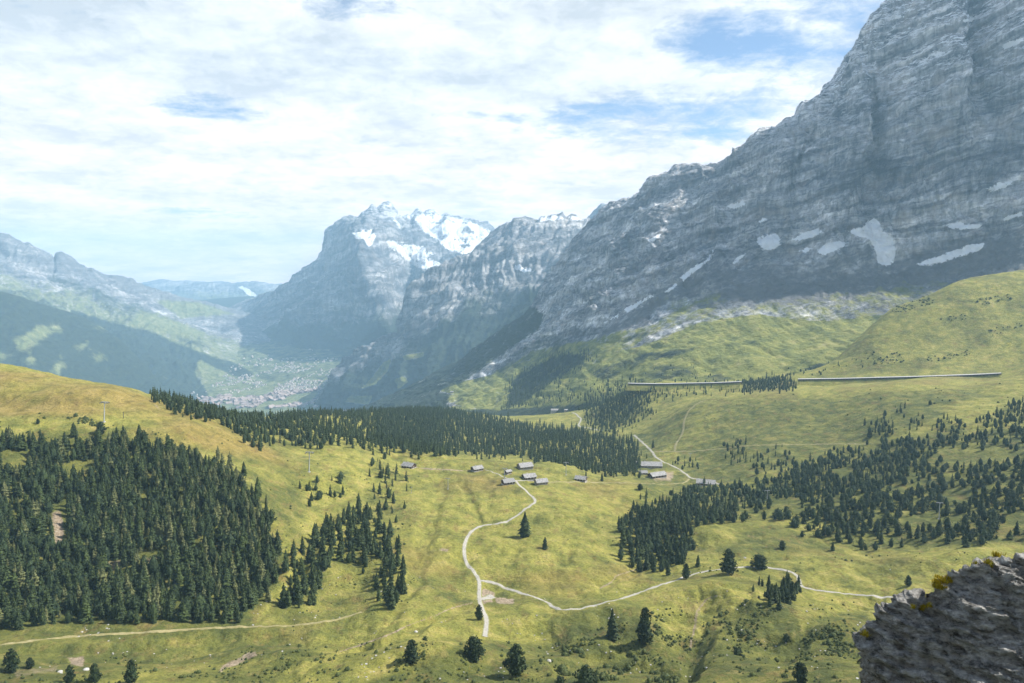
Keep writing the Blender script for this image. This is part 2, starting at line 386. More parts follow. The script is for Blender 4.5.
# coarse evaluation, then smooth upsampling
cA = np.linspace(An[0], An[-1], 220); cY = np.exp(np.linspace(math.log(60), math.log(2900), 240))
G = tps_eval(_X, _w, np.c_[np.tile(cA*1.15, len(cY)), np.repeat(np.log(cY/300)*.85, len(cA))]).reshape(len(cY), len(cA))
G = hermite(cA, G.T, An).T
G = hermite(np.log(cY), G, np.log(Yn))
XX = An[None, :]*Yn[:, None]; YY = np.broadcast_to(Yn[:, None], XX.shape)
ZZ = CZ+G*YY
amp = sstep(150, 420, YY)
_px0, _py0 = proj(np.stack([XX, YY, ZZ], -1))
amp = amp*(1-.85*polymask(_px0, _py0, [(610,391),(760,391),(830,396),(900,389),(1020,381),(1020,360),(900,368),(790,372),(610,378)], 5)*(YY > 1200))
ZZ = ZZ+amp*(fbm(XX, YY, 0, 130, 3)*6.5+fbm(XX, YY, 3, 34, 4, .55)*3.8+fbm(XX, YY, 9, 8, 3, .6)*1.0)
# rills, knobs and little terraces on the lower ground
rill = np.clip(fbm(XX*1.0, YY*.45, 5, 46, 4, ridge=True)-.35, 0, 1)
ZZ = ZZ-amp*rill*3.2*(1-sstep(1100, 1700, YY))
V = np.stack([XX, YY, ZZ], -1)
px, py = proj(V)
_wx = px+9*fbm(XX, YY, 1, 40, 3); _wy = py+6*fbm(XX, YY, 7, 40, 3)
for (a, b, rx, ry, hh) in [(590,545,60,26,5), (545,520,40,14,3), (600,505,55,14,4), (640,495,30,14,4), (500,590,30,12,-2.5), (560,640,70,12,-4), (640,655,50,14,-5), (690,640,22,26,-5), (735,600,46,14,5), (770,640,50,16,-6), (830,630,50,12,4), (610,612,60,10,3),
        (430,520,40,20,3), (390,450,30,6,2), (430,655,60,12,4), (340,640,60,16,-4), (280,655,50,12,3), (150,655,80,12,-3), (700,595,40,10,3), (870,565,60,8,2.5), (970,560,50,8,3), (450,575,30,22,-2), (340,590,30,26,-3), (330,470,40,18,3), (700,545,60,10,-3), (200,430,50,10,3), (80,395,50,8,4), (0,400,50,12,-4)]:
    ZZ = ZZ+hh*1.7*np.exp(-((_wx-a)/rx)**2-((_wy-b)/ry)**2)
for pts, wd_, dp in [([(692,668),(698,640),(712,618),(744,604)], 10, 3.5), ([(472,604),(437,616),(388,636),(340,652)], 5, 3), ([(560,668),(600,650),(640,656),(690,668)], 10, 5), ([(780,650),(810,628),(850,612),(880,606)], 9, 4), ([(285,600),(300,560),(330,520)], 8, 4), ([(400,600),(420,560),(432,520),(440,490)], 9, 2.5), ([(478,520),(470,500),(462,484)], 4, 2), ([(600,588),(640,568),(700,556),(780,558)], 5, 2.5), ([(0,655),(100,650),(200,645),(300,636)], 8, 2.5)]:
    ZZ = ZZ-dp*linemask(_wx, _wy, pts, wd_)
V = np.stack([XX, YY, ZZ], -1)
px, py = proj(V)
wx = px+5*fbm(XX, YY, 1, 26, 4, .6); wy = py+3*fbm(XX, YY, 7, 26, 4, .6)
tan = np.zeros(px.shape, np.float32); dirt = tan.copy(); lush = tan.copy()
for poly, v in [([(-60,366),(0,366),(60,372),(150,396),(215,420),(300,470),(200,450),(150,425),(80,420),(0,415),(-60,415)], .55),
                ([(60,410),(150,412),(230,440),(200,455),(90,430)], .35),
                ([(575,480),(640,482),(640,520),(590,505)], .35), ([(430,470),(500,470),(520,495),(440,500)], .22),
                ([(700,385),(860,380),(1024,370),(1024,382),(860,395),(720,402)], .25),
                ([(1000,560),(900,545),(780,548),(790,560),(900,562),(1000,575)], .25),
                ([(500,575),(640,560),(650,590),(560,600)], .35), ([(400,540),(455,530),(460,575),(410,575)], .3)]:
    tan = np.maximum(tan, v*polymask(wx, wy, poly, 9))
for poly, v in [([(720,402),(860,396),(980,392),(900,440),(720,446)], .40), ([(620,440),(700,405),(680,450)], .3),
                ([(560,600),(640,605),(680,660),(540,640)], .35), ([(0,640),(300,640),(300,683),(0,683)], .3),
                ([(460,645),(760,640),(860,650),(860,720),(300,720)], .7), ([(745,604),(790,606),(800,640),(740,670),(700,660),(705,625)], .95), ([(555,625),(640,640),(700,640),(690,668),(570,660)], .8), ([(810,620),(865,612),(865,665),(800,660)], .8),  # darker, greener patches along the bottom and in the ravines
                ([(160,400),(300,470),(310,560),(250,480)], .3),
                ([(-100,445),(120,430),(290,560),(240,640),(-100,640)], .6), ([(640,440),(1100,430),(1100,540),(640,560)], .35)]:
    lush = np.maximum(lush, v*polymask(wx, wy, poly, 7))
for poly, v in [([(208,652),(262,650),(240,672),(212,680)], .0), ([(222,664),(256,650),(258,656),(218,674)], 1.), ([(66,656),(86,655),(84,668),(70,666)], .9), ([(10,668),(60,664),(62,674),(14,680)], .6),
                ([(494,597),(514,598),(514,604),(496,603)], 1.2), ([(482,588),(494,592),(492,602),(482,604)], 1.2),
                ([(696,598),(704,600),(698,650),(692,650)], .55), ([(50,512),(62,508),(66,540),(54,548)], .8), ([(25,560),(48,560),(55,600),(30,606)], .75),
                ([(105,560),(122,558),(124,572),(108,574)], .7), ([(140,556),(165,556),(165,566),(142,566)], .7), ([(150,400),(158,404),(164,412),(158,411)], .8),
                ([(436,546),(450,548),(448,554),(438,551)], .8), ([(738,489),(755,488),(756,502),(740,503)], .5), ([(655,470),(676,470),(672,482),(652,482)], .8), ([(636,468),(656,466),(660,480),(640,482)], .5)]:
    if v: dirt = np.maximum(dirt, .8*v*polymask(px+4*fbm(XX, YY, 2, 9, 4, .65), py+3*fbm(XX, YY, 4, 9, 4, .65), poly, 4))
for pts, w, v in [([(472,603),(450,609),(437,615),(410,625),(388,635),(340,652)], 1.3, .62), ([(600,588),(612,582),(616,576),(640,568)], 1.2, .6), ([(0,645),(67,637),(150,632),(234,627),(284,626),(334,620),(370,610)], 2.0, .30),
                  ([(660,478),(700,455)], 1.2, .3), ([(690,650),(697,612),(705,600),(716,595)], 2, .55), ([(400,465),(430,469),(470,471)], 1.2, .6), ([(478,520),(470,505),(474,495),(466,485)], .9, .45)]:
    dirt = np.maximum(dirt, v*linemask(wx*.4+px*.6, wy*.4+py*.6, pts, w))
terrain = mesh_obj('terrain', V, grid_faces(*XX.shape), M['meadow'], smooth=True)
attr(terrain, 'cover', np.stack([tan, dirt, lush], -1)); tag(terrain, kind='structure', label='rolling green and golden alpine meadows')
# mound under the viewer
rr = np.concatenate([[0.01], np.linspace(1, 150, 90)]); aa = np.linspace(0, 2*math.pi, 181)
RR, AA = np.meshgrid(rr, aa, indexing='ij')
mz = CZ-2.2-.60*RR-.25*np.maximum(RR-4, 0)+fbm(RR*np.cos(AA), RR*np.sin(AA), 0, 9, 4)*np.minimum(RR*.12, 1.6)
mound = mesh_obj('hill', np.stack([RR*np.cos(AA), RR*np.sin(AA), mz], -1), grid_faces(*RR.shape), M['meadow'], smooth=True); tag(mound, kind='structure')
attr(mound, 'cover', np.zeros(RR.shape+(3,)))
# ================================================================== mountain sheets
def sheet(cols, sil=None, level=None, step=1.0, rstep=1.2, x0=None, x1=None, jag=0.):
    """cols: {px: [(py,Y) front..back]}; sil: dense skyline for level index `level`"""
    xs = sorted(cols); arr = np.array([[(a, math.log(b)) for a, b in cols[x]] for x in xs], float)
    q = np.arange(x0 if x0 is not None else xs[0], (x1 if x1 is not None else xs[-1])+.01, step)
    lv = hermite(xs, arr, q)                       # (nq, K, 2)
    K = lv.shape[1]
    if sil is not None:
        sx, sy = zip(*sil); d = np.interp(q, sx, sy)-lv[:, level, 0]
        d = np.where((q < sx[0]) | (q > sx[-1]), 0, d)+jag*(fbm(q, 0*q, 0*q+sx[0], 9, 5, .62, True)-.2)
        fall = np.array([math.exp(-1.3*abs(k-level)) if k <= level else math.exp(-.8*(k-level)) for k in range(K)])
        lv[:, :, 0] += d[:, None]*fall[None]
    cnt = [max(6, int(np.abs(np.diff(lv[:, k:k+2, 0], axis=1)).max()/rstep)) for k in range(K-1)]
    for k in range(level or 99, K-1): cnt[k] = min(cnt[k], 40)
    v = np.concatenate([np.linspace(k, k+1, c, endpoint=False) for k, c in enumerate(cnt)]+[[K-1]])
    g = hermite(np.arange(K), lv.transpose(1, 0, 2), v)      # (rows, nq, 2)
    return q, v, P(np.broadcast_to(q[None], g.shape[:2]), g[..., 0], np.exp(g[..., 1]))
def normals(V):
    a = np.gradient(V, axis=1); b = np.gradient(V, axis=0)
    n = np.cross(a, b); n /= np.linalg.norm(n, axis=-1, keepdims=True)+1e-9
    return n
def blur(a, k=3, n=2):
    for _ in range(n):
        for ax in (0, 1):
            c = np.cumsum(np.concatenate([np.repeat(np.take(a, [0], ax), k+1, ax), a, np.repeat(np.take(a, [-1], ax), k, ax)], ax), ax)
            lo = np.take(c, np.arange(0, a.shape[ax]), ax); hi = np.take(c, np.arange(2*k+1, 2*k+1+a.shape[ax]), ax)
            a = (hi-lo)/(2*k+1)
    return a
def roughen(V, q, v, a_big, a_gul, a_strata, a_fine, S=1., tilt=.35, w=1., gs=26., slant=0., crest=6, cg=.30):
    """push the surface along its normal: buttresses, gullies running down the fall line, ledges"""
    N = normals(blur(V, 4, 2)); x, y, z = V[..., 0]/S, V[..., 1]/S, V[..., 2]/S
    qq = np.broadcast_to(q[None], x.shape); vv = np.broadcast_to(v[:, None], x.shape)
    w = w*(1-.9*np.exp(-((vv-crest)/cg)**2))
    wp = fbm(x, y, z, 420, 4, .55)
    d = a_big*(fbm(x, y, z*.6, 560, 3, .5, True)-.2)
    gc = qq/gs+slant*(vv-crest)+wp*1.3
    d = d+a_gul*(fbm(gc, vv*.8, 0*vv, 1., 4, .5, True)-.1)*(.7+.6*fbm(x, y, z, 300, 2))
    d = d+a_gul*.35*fbm(gc*3.1+5, vv*2.2, 0*vv, 1., 3, .55, True)
    t = z+x*tilt+wp*60
    st = fbm(x*.05, y*.05, t, 46, 4, .62)
    d = d+a_strata*(np.tanh(st*3.6))
    d = d+a_fine*fbm(x, y, z, 24, 4, .65)
    return V+N*(d*w*S)[..., None]
def build_sheet(name, V, mat, cover, label, S=True):
    o = mesh_obj(name, V, grid_faces(*V.shape[:2]), mat, smooth=True)
    attr(o, 'cover', cover.astype(np.float32)); tag(o, kind='structure', label=label)
    return o
# ---- the great face on the right
E = {
 330: [(440,3900),(432,4000),(426,4200),(422,4400),(420,4600),(419,4800),(418,5000),(440,5600)],
 380: [(440,3400),(424,3600),(414,3900),(409,4100),(406,4300),(404,4500),(402,4700),(435,5500)],
 440: [(440,2600),(415,2900),(401,3300),(391,3700),(384,4000),(378,4300),(372,4600),(420,5400)],
 527: [(440,2250),(412,2500),(385,2900),(362,3300),(348,3700),(334,4100),(318,4600),(400,5600)],
 600: [(440,1950),(398,2150),(372,2450),(330,2900),(300,3350),(258,3900),(215,4600),(300,5600)],
 700: [(440,1650),(392,1850),(355,2150),(305,2600),(270,2900),(220,3400),(169,4000),(260,5000)],
 800: [(430,1550),(386,1750),(350,2050),(312,2350),(262,2680),(185,3050),(111,3500),(200,4500)],
 900: [(430,1500),(384,1750),(345,1950),(300,2300),(255,2560),(120,2900),(-15,3300),(100,4300)],
 1024: [(430,1500),(380,1800),(335,1950),(285,2200),(230,2400),(60,2750),(-60,3000),(0,4200)],
 1200: [(430,1500),(370,1700),(330,1900),(270,2050),(210,2250),(40,2500),(-90,2750),(0,4000)],
 1360: [(430,1500),(370,1700),(330,1850),(270,2000),(210,2150),(40,2400),(-110,2620),(0,4000)]}
ESIL = [(380,402),(410,388),(440,372),(470,355),(500,335),(527,318),(545,295),(556,277),(568,262),(585,240),(597,222),(606,212),(612,207),(618,204),(630,200),(640,196),(648,190),(655,183),(664,178),(675,172),(690,170),(700,169),(708,170),(712,167),(722,164),(732,158),(745,152),(757,142),(766,136),(770,133),(780,128),(788,121),(795,116),(806,106),(812,103),(818,97),(826,90),(835,82),(845,72),(850,66),(853,60),(856,54),(862,45),(868,38),(874,29),(880,20),(887,10),(893,0),(905,-20),(930,-38),(960,-48),(1024,-60)]
q, v, V = sheet(E, ESIL, 6, 1.0, 1.05, jag=1.6)
vv = np.broadcast_to(v[:, None], V.shape[:2]); qq = np.broadcast_to(q[None], V.shape[:2])
# steepen the middle of the face: rock weight rises above the meadows
rw = sstep(2.75, 3.6, vv+.22*fbm(V[..., 0], V[..., 1], V[..., 2], 260, 4))
rw = rw*(.35+.65*sstep(430, 620, qq))
sil_guard = 1-.75*np.exp(-((vv-6)/.10)**2)
V0 = V.copy()
V = roughen(V, q, v, 60, 60, 12, 11, 1., -.26, rw*(1-.6*(1-sstep(3.6, 4.3, vv))*sstep(640, 740, qq)), 34, .9, 6, .16)
for (c_, wd_, a_, v0_, v1_, sl_) in [(862,15,-130,4.3,5.1,-5), (893,20,110,4.0,4.9,-8), (735,10,-80,4.2,5.0,-22), (800,12,-90,4.5,5.2,-14), (830,12,70,4.5,5.2,-14), (945,16,-110,4.4,5.2,4), (978,14,90,4.4,5.2,4), (690,12,-70,4.0,5.0,-26), (1010,16,-90,4.2,5.0,8), (650,9,-70,4.0,5.0,-20)]:
    V[..., 1] += a_*np.exp(-((qq+12*fbm(V0[..., 0], V0[..., 1], V0[..., 2], 160, 3)-(c_+(6-vv)*sl_))/wd_)**2)*sstep(v0_, v1_, vv)*(1-sstep(5.2, 5.7, vv))
gx, gy, gz = V0[..., 0], V0[..., 1], V0[..., 2]
mw = (1-rw)*sstep(.9, 1.6, vv)
V[..., 2] += mw*(fbm(gx, gy, 0, 260, 4)*26+fbm(gx, gy, 4, 60, 4)*7-np.clip(fbm(gx*1.3+gy*.35, gy*.25, 2, 90, 4, ridge=True)-.2, 0, 1)*16)
px, py = proj(V)
w1 = px+9*fbm(gx, gy, gz, 120, 4, .6); w2 = py+5*fbm(gx, gy, gz+99, 120, 4, .6)
z = np.zeros(px.shape, np.float32); snow = z.copy(); scree = z.copy(); forest = z.copy()
grass = (1-sstep(2.35, 3.3, vv+.35*fbm(gx, gy, gz, 300, 5, .6)+.0*qq)).astype(np.float32)
grass *= sstep(440, 600, qq+.0)*.9+.1
gpoly = [(560,405),(600,370),(650,342),(700,322),(760,315),(830,322),(900,312),(960,300),(1200,260),(1200,440),(560,440)]
grass = np.maximum(grass*.55, polymask(w1, w2, gpoly, 7))
grass = np.maximum(grass, .75*(1-sstep(1.3+.9*sstep(480,560,qq), 1.8+.9*sstep(480,560,qq), vv+.3*fbm(gx, gy, gz, 120, 4)))*sstep(400,440,qq)); grass = np.maximum(grass, .50*sstep(620,680,qq)*(1-sstep(3.1, 3.6, vv+.4*fbm(gx, gy, gz, 200, 4)))); grass = np.maximum(grass, .64*polymask(w1, w2, [(430,402),(486,374),(530,350),(560,343),(592,336),(640,326),(610,366),(560,402),(500,412)], 6))  # grass mottling at the foot also puts the missing cloud shade into colour
tong = polymask(w1, w2, [(520,388),(600,345),(690,300),(705,305),(640,345),(600,372),(540,398)], 5); grass = np.maximum(grass, tong*.55)
for poly in [[(448,384),(470,380),(497,374),(506,378),(512,388),(496,392),(492,408),(470,408),(455,404),(468,396),(440,391)], [(532,392),(548,390),(546,400),(530,400)],[(500,412),(560,410),(600,408),(600,440),(500,430)]]:
    grass = np.maximum(grass, polymask(px+2*fbm(gx,gy,gz,60,3), py, poly, 1.5)*1.2); 
wf1 = px+4*fbm(gx, gy, gz, 60, 4, .6); wf2 = py+2.5*fbm(gx, gy, gz+99, 60, 4, .6)
for poly, k_ in [([(330,450),(350,400),(440,358),(500,322),(530,304),(546,314),(540,330),(508,352),(474,376),(452,395),(430,440)], .66), ([(440,440),(455,396),(500,362),(545,330),(572,338),(560,356),(520,366),(508,384),(500,410)], .44),
              ([(508,384),(520,372),(560,352),(592,354),(584,364),(560,378),(528,400),(505,412)], .62), ([(430,440),(445,408),(500,408),(600,402),(645,388),(650,440)], .62)]:
    forest = np.maximum(forest, k_*polymask(wf1, wf2, poly, 4))
clear = polymask(px+2*fbm(gx,gy,gz,60,3), py, [(440,391),(470,380),(497,373),(507,378),(512,388),(496,392),(492,408),(462,408),(466,398)], 2)
forest *= 1-clear
# bush bands on the meadow slope
for poly in [[(590,372),(640,352),(700,345),(705,350),(650,362),(600,384)], [(632,376),(660,362),(688,366),(700,378),(660,382)], [(788,372),(820,362),(858,356),(898,360),(890,368),(850,372),(800,382)], [(925,362),(965,352),(968,356),(930,366)], [(892,305),(915,297),(930,302),(905,311)], [(690,378),(720,372),(735,378),(720,384)], [(600,350),(640,330),(665,322),(640,340)]]:
    forest = np.maximum(forest, .52*polymask(wf1, wf2, poly, 4))
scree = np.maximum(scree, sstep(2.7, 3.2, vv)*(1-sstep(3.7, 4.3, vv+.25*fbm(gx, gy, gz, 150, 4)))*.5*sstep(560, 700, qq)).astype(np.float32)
for poly in [[(585,345),(640,305),(672,290),(684,270),(705,262),(690,285),(668,302),(650,318),(600,340)], [(670,318),(720,300),(790,310),(900,292),(960,276),(1024,268),(1024,235),(960,245),(900,270),(800,280),(720,285)]]:
    scree = np.maximum(scree, .62*polymask(w1, w2, poly, 6))
snows = [[(845,231),(862,226),(874,217),(880,221),(883,230),(893,236),(897,250),(895,262),(886,267),(877,262),(874,248),(870,240),(856,236)],
 [(910,266),(925,260),(940,255),(955,249),(968,244),(985,243),(985,249),(965,256),(945,262),(930,266),(920,265)],
 [(945,225),(958,222),(972,223),(984,224),(980,228),(962,230),(950,229)], [(1024,210),(1006,216),(997,222),(1010,220),(1024,215)],
 [(985,188),(1000,182),(1012,180),(1014,184),(1002,189),(990,193)], [(757,237),(768,234),(776,232),(782,238),(780,247),(770,252),(761,249),(756,243)],  # second patch here is a wisp of cloud, painted on as snow
 [(790,240),(804,232),(818,228),(824,232),(812,238),(798,241)], [(797,252),(806,246),(816,248),(806,253)], [(816,250),(828,243),(840,240),(850,242),(840,250),(826,255),(818,254)],
 [(724,208),(733,203),(745,200),(746,205),(735,210)], [(757,222),(763,217),(769,218),(762,224)], [(645,240),(655,235),(664,232),(660,238),(650,243)],
 [(731,262),(740,254),(746,253),(742,260),(734,265)], [(679,278),(690,268),(702,262),(710,254),(714,247),(712,258),(704,266),(692,275),(683,282)], [(662,292),(672,285),(680,279),(676,288),(668,293)],
 [(622,310),(636,302),(648,296),(656,292),(654,297),(640,305),(628,314)], [(606,322),(616,314),(622,311),(618,318)], [(883,18),(900,14),(908,17),(892,21)], [(925,55),(940,50),(948,53),(930,58)], [(900,80),(915,76),(920,79),(904,84)],[(1000,45),(1024,35),(1024,42),(1004,50)],[(960,20),(985,12),(990,15),(965,24)]]
s1 = px+3.4*fbm(gx, gy, gz, 45, 5, .7); s2 = py+2.4*fbm(gx, gy, gz+50, 45, 5, .7)
for poly in snows: snow = np.maximum(snow, polymask(s1, s2, poly, 2.6)*.74)
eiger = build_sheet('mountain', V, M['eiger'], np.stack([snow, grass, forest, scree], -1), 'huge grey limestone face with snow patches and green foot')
# ---- middle mountain (grey triangular shoulder left of the face)
sheets = [terrain, mound, eiger]
Mt = {
 325: [(440,6300),(425,6500),(412,6700),(404,6850),(398,7000),(430,7800)],
 350: [(435,6100),(412,6300),(390,6500),(373,6750),(360,7000),(400,8000)],
 390: [(430,5600),(402,6000),(377,6400),(357,6700),(341,7000),(390,8000)],
 430: [(430,5200),(390,5700),(350,6200),(310,6700),(275,7400),(350,8800)],
 500: [(420,5200),(370,5700),(320,6300),(275,7000),(227,8000),(320,9500)],
 560: [(400,5200),(350,5700),(300,6200),(255,6900),(216,8000),(300,9500)],
 620: [(380,5400),(330,5900),(290,6500),(250,7200),(222,8300),(300,9500)],
 700: [(380,5400),(330,5900),(290,6500),(250,7200),(230,8300),(300,9500)]}
MSIL = [(325,398),(337,380),(350,361),(370,352),(387,343),(397,336),(404,330),(410,318),(413,307),(414,294),(417,284),(424,278),(430,275),(440,272),(450,268),(460,262),(470,256),(478,248),(487,238),(493,232),(500,228),(508,226),(515,224),(521,219),(526,217),(531,218),(536,221),(541,218),(546,219),(551,216),(556,218),(561,216),(566,220),(570,217),(575,217),(580,222),(586,221),(592,223),(600,226),(700,230)]
q, v, V = sheet(Mt, MSIL, 4, 1.0, 1.05, jag=2.2)
vv = np.broadcast_to(v[:, None], V.shape[:2]); qq = np.broadcast_to(q[None], V.shape[:2]); gx, gy, gz = V[..., 0].copy(), V[..., 1].copy(), V[..., 2].copy()
V = roughen(V, q, v, 60, 75, 12, 9, 2.0, -.25, sstep(.5, 1.6, vv), 22, -1.1, 4)
px, py = proj(V); z = np.zeros(px.shape, np.float32)
s1 = px+2.2*fbm(gx, gy, gz, 90, 4, .65); s2 = py+1.8*fbm(gx, gy, gz+50, 90, 4, .65)
snow = z.copy()
for poly in [[(512,268),(519,263),(524,268),(530,266),(534,271),(526,274)], [(534,218),(545,216),(562,215),(564,219),(550,222),(538,221)], [(566,217),(575,215),(584,221),(574,221)]]: snow = np.maximum(snow, polymask(s1, s2, poly, 1.5)*.7)
forest = .80*(1-sstep(1.7, 2.9, vv+.5*fbm(gx, gy, gz, 500, 4)))
grass = z+.42*(1-sstep(1.2, 3.2, vv+.5*fbm(gx, gy, gz, 600, 4)))
for poly in [[(362,388),(372,378),(384,362),(392,358),(388,370),(376,384)], [(394,380),(404,376),(408,382),(398,388)], [(402,356),(424,352),(424,357),(405,360)], [(345,402),(352,396),(372,396),(368,404)]]: 
    k_ = polymask(s1, s2, poly, 2); grass = np.maximum(grass, 1.1*k_); forest = forest*(1-k_)
scree = z+.4*polymask(s1*.5+px*.5, s2, [(505,275),(520,262),(530,285),(515,330),(490,350),(500,310)], 6)
mid = build_sheet('mountain', V, M['far_rock'], np.stack([snow, grass, forest, scree], -1), 'grey jagged mountain shoulder beside the great face'); sheets.append(mid)
# ---- small summit poking up behind
q, v, V = sheet({560: [(250,9000),(240,9300),(235,9600),(260,10500)], 602: [(250,8900),(225,9300),(204,9600),(250,10500)], 680: [(250,8900),(225,9300),(200,9600),(250,10500)]},
    [(575,232),(585,224),(592,217),(596,211),(599,209),(602,204),(606,206),(609,208),(613,204),(618,206),(640,200),(680,200)], 2, 1, 1)
vv = np.broadcast_to(v[:, None], V.shape[:2]); gx = V.copy()
V = roughen(V, q, v, 30, 45, 6, 8, 2., .2, sstep(0, 1, vv), 12, 0, 2)
c_ = np.zeros(V.shape[:2]+(4,)); c_[..., 0] = np.clip(.5*fbm(gx[..., 0], gx[..., 1], gx[..., 2], 150, 4), 0, 1)
sheets.append(build_sheet('mountain', V, M['far_rock'], c_, 'small dark rock summit between the two big mountains'))
# ---- snowy three-horned mountain
Wt = {
 200: [(380,10500),(365,11000),(350,11500),(335,12000),(322,13000),(345,15000)],
 240: [(375,10200),(350,10800),(332,11400),(315,12200),(300,13000),(330,15000)],
 300: [(385,9000),(350,9600),(320,10400),(295,11300),(272,12000),(320,14000)],
 345: [(390,8700),(352,9200),(305,9800),(258,10500),(219,11500),(280,13500)],
 386: [(390,8500),(350,8900),(300,9500),(250,10600),(206,12200),(260,14500)],
 430: [(390,8400),(350,8800),(305,9300),(262,10800),(211,13300),(260,15000)],
 500: [(385,8400),(350,8800),(300,9300),(262,11000),(235,13500),(270,15000)],
 560: [(385,8400),(350,8800),(300,9300),(270,11000),(245,13500),(280,15000)]}
WSIL = [(200,322),(225,308),(240,301),(255,297),(270,294),(283,291),(292,282),(298,274),(303,271),(308,268),(313,266),(317,263),(321,262),(324,256),(328,250),(331,243),(333,234),(336,227),(340,223),(345,220),(352,218),(357,220),(362,219),(366,217),(371,215),(375,211),(379,212),(383,207),(387,203),(391,207),(394,213),(398,218),(404,216),(409,218),(414,213),(419,209),(424,213),(430,209),(436,212),(441,215),(448,214),(455,216),(462,217),(470,219),(478,224),(484,224),(490,229),(500,234),(520,240),(560,245)]
q, v, V = sheet(Wt, WSIL, 4, 1.0, 1.05, jag=2.6)
vv = np.broadcast_to(v[:, None], V.shape[:2]); qq = np.broadcast_to(q[None], V.shape[:2]); gx, gy, gz = V[..., 0].copy(), V[..., 1].copy(), V[..., 2].copy()
rw = sstep(.3, 1.4, vv)*sstep(225, 300, qq)
V = roughen(V, q, v, 60, 80, 14, 9, 2.6, -.3, rw, 24, -.9, 4)
# the deep central gully and the buttress left of it
gul = np.exp(-((qq-(418-(vv-1)*8))/11)**2)*sstep(.6, 1.5, vv)*(1-sstep(2.6, 3.3, vv)); V[..., 1] += gul*650
but = np.exp(-((qq-(384+(vv-2)*-12))/22)**2)*sstep(.8, 1.6, vv)*(1-sstep(3.2, 3.9, vv)); V[..., 1] -= but*650
px, py = proj(V); z = np.zeros(px.shape, np.float32); snow = z.copy()
s1 = px+3.0*fbm(gx, gy, gz, 160, 5, .65); s2 = py+2.6*fbm(gx, gy, gz+50, 160, 5, .65)
for poly, k_ in [([(352,232),(362,229),(372,228),(377,236),(372,246),(368,249),(364,241),(355,240)], 1), ([(384,240),(398,240),(412,243),(428,247),(436,254),(428,258),(448,262),(460,256),(470,262),(455,270),(430,272),(415,268),(400,256),(388,248)], .9),
              ([(396,216),(412,213),(440,214),(470,220),(492,230),(484,248),(470,256),(448,252),(438,242),(425,234),(415,222)], .95), ([(388,212),(394,214),(404,228),(398,230)], .9), ([(412,228),(430,238),(436,246),(425,245)], .5)]:
    snow = np.maximum(snow, k_*polymask(s1, s2, poly, 3)*.70)
holes = sstep(.16, .30, fbm(gx, gy, gz*1.4, 260, 5, .6)); snow *= 1-.85*holes
forest = .80*(1-sstep(1.1, 2.2, vv+.5*fbm(gx, gy, gz, 700, 4)))
grass = z+.5*(1-sstep(.6, 1.5, vv+.4*fbm(gx, gy, gz, 500, 4)))+.3*(1-sstep(240, 300, qq))
scree = z+.6*polymask(s1, s2, [(398,252),(440,258),(470,262),(450,280),(420,272)], 5)+.6*polymask(s1, s2, [(370,345),(400,325),(408,310),(402,335),(385,350)], 4)
wet = build_sheet('mountain', V, M['far_rock'], np.stack([snow, grass, forest, np.clip(scree, 0, 1)], -1), 'snow-capped mountain with a steep blue-grey face above the valley'); sheets.append(wet)
# ---- long ridge on the left
Lf = {
 -320: [(420,5500),(380,6000),(310,7500),(255,9000),(205,9800),(290,12000)],
 -120: [(420,5500),(380,6000),(310,7500),(262,9000),(226,9800),(290,12000)],
 0: [(420,5800),(370,6400),(312,7800),(272,9200),(238,10000),(300,12000)],
 100: [(425,6300),(375,6900),(332,8300),(297,9700),(274,10800),(310,13000)],
 200: [(430,6900),(395,7500),(352,8900),(322,10400),(300,12000),(330,14000)],
 280: [(430,7200),(405,7700),(372,8800),(345,9900),(322,11500),(370,13500)],
 330: [(440,7200),(420,7700),(395,8800),(370,9900),(350,11500),(380,13500)]}
LSIL = [(-320,205),(-200,222),(-120,222),(-60,235),(-20,244),(-8,240),(0,237),(6,238),(12,243),(20,246),(30,249),(42,252),(50,257),(54,260),(57,255),(61,253),(66,256),(72,259),(80,264),(88,268),(95,272),(104,275),(112,276),(120,279),(130,282),(145,287),(160,291),(180,296),(200,300),(240,310),(280,322),(330,350)]
q, v, V = sheet(Lf, LSIL, 4, 1.3, 1.1, jag=2.)
vv = np.broadcast_to(v[:, None], V.shape[:2]); qq = np.broadcast_to(q[None], V.shape[:2]); gx, gy, gz = V[..., 0].copy(), V[..., 1].copy(), V[..., 2].copy()
V = roughen(V, q, v, 50, 60, 8, 8, 2.2, .1, sstep(.4, 1.5, vv)*(1-.75*sstep(150, 260, qq)), 26, -.5, 4)
V[..., 2] += (fbm(gx, gy, 3, 1500, 4)*90-np.clip(fbm(gx*.5+gy*.9, gx*.15, 3, 700, 3, ridge=True), 0, 1)*60)*sstep(.2, 1, vv)*(1-sstep(2.8, 3.8, vv))
px, py = proj(V); z = np.zeros(px.shape, np.float32)
s1 = px+9*fbm(gx, gy, gz, 500, 5, .6); s2 = py+5*fbm(gx, gy, gz+50, 500, 5, .6)
grass = z+.60*(1-sstep(2.3, 3.6, vv+.4*fbm(gx, gy, gz, 500, 4)))
forest = z+.66*(1-sstep(1.7, 3.0, vv+.6*fbm(gx, gy, gz, 900, 4)))
for poly in [[(100,330),(150,330),(200,350),(260,375),(230,395),(170,360),(110,345)], [(155,300),(200,302),(235,315),(180,318)], [(140,310),(180,322),(210,335),(190,340),(130,325)]]:
    k_ = polymask(s1, s2, poly, 5); forest *= 1-.45*k_; grass = np.maximum(grass, k_)
for poly in [[(50,272),(95,285),(125,300),(120,312),(80,295),(45,285)], [(95,300),(140,300),(160,315),(120,318)]]:
    forest = np.maximum(forest, .5*polymask(s1, s2, poly, 5))
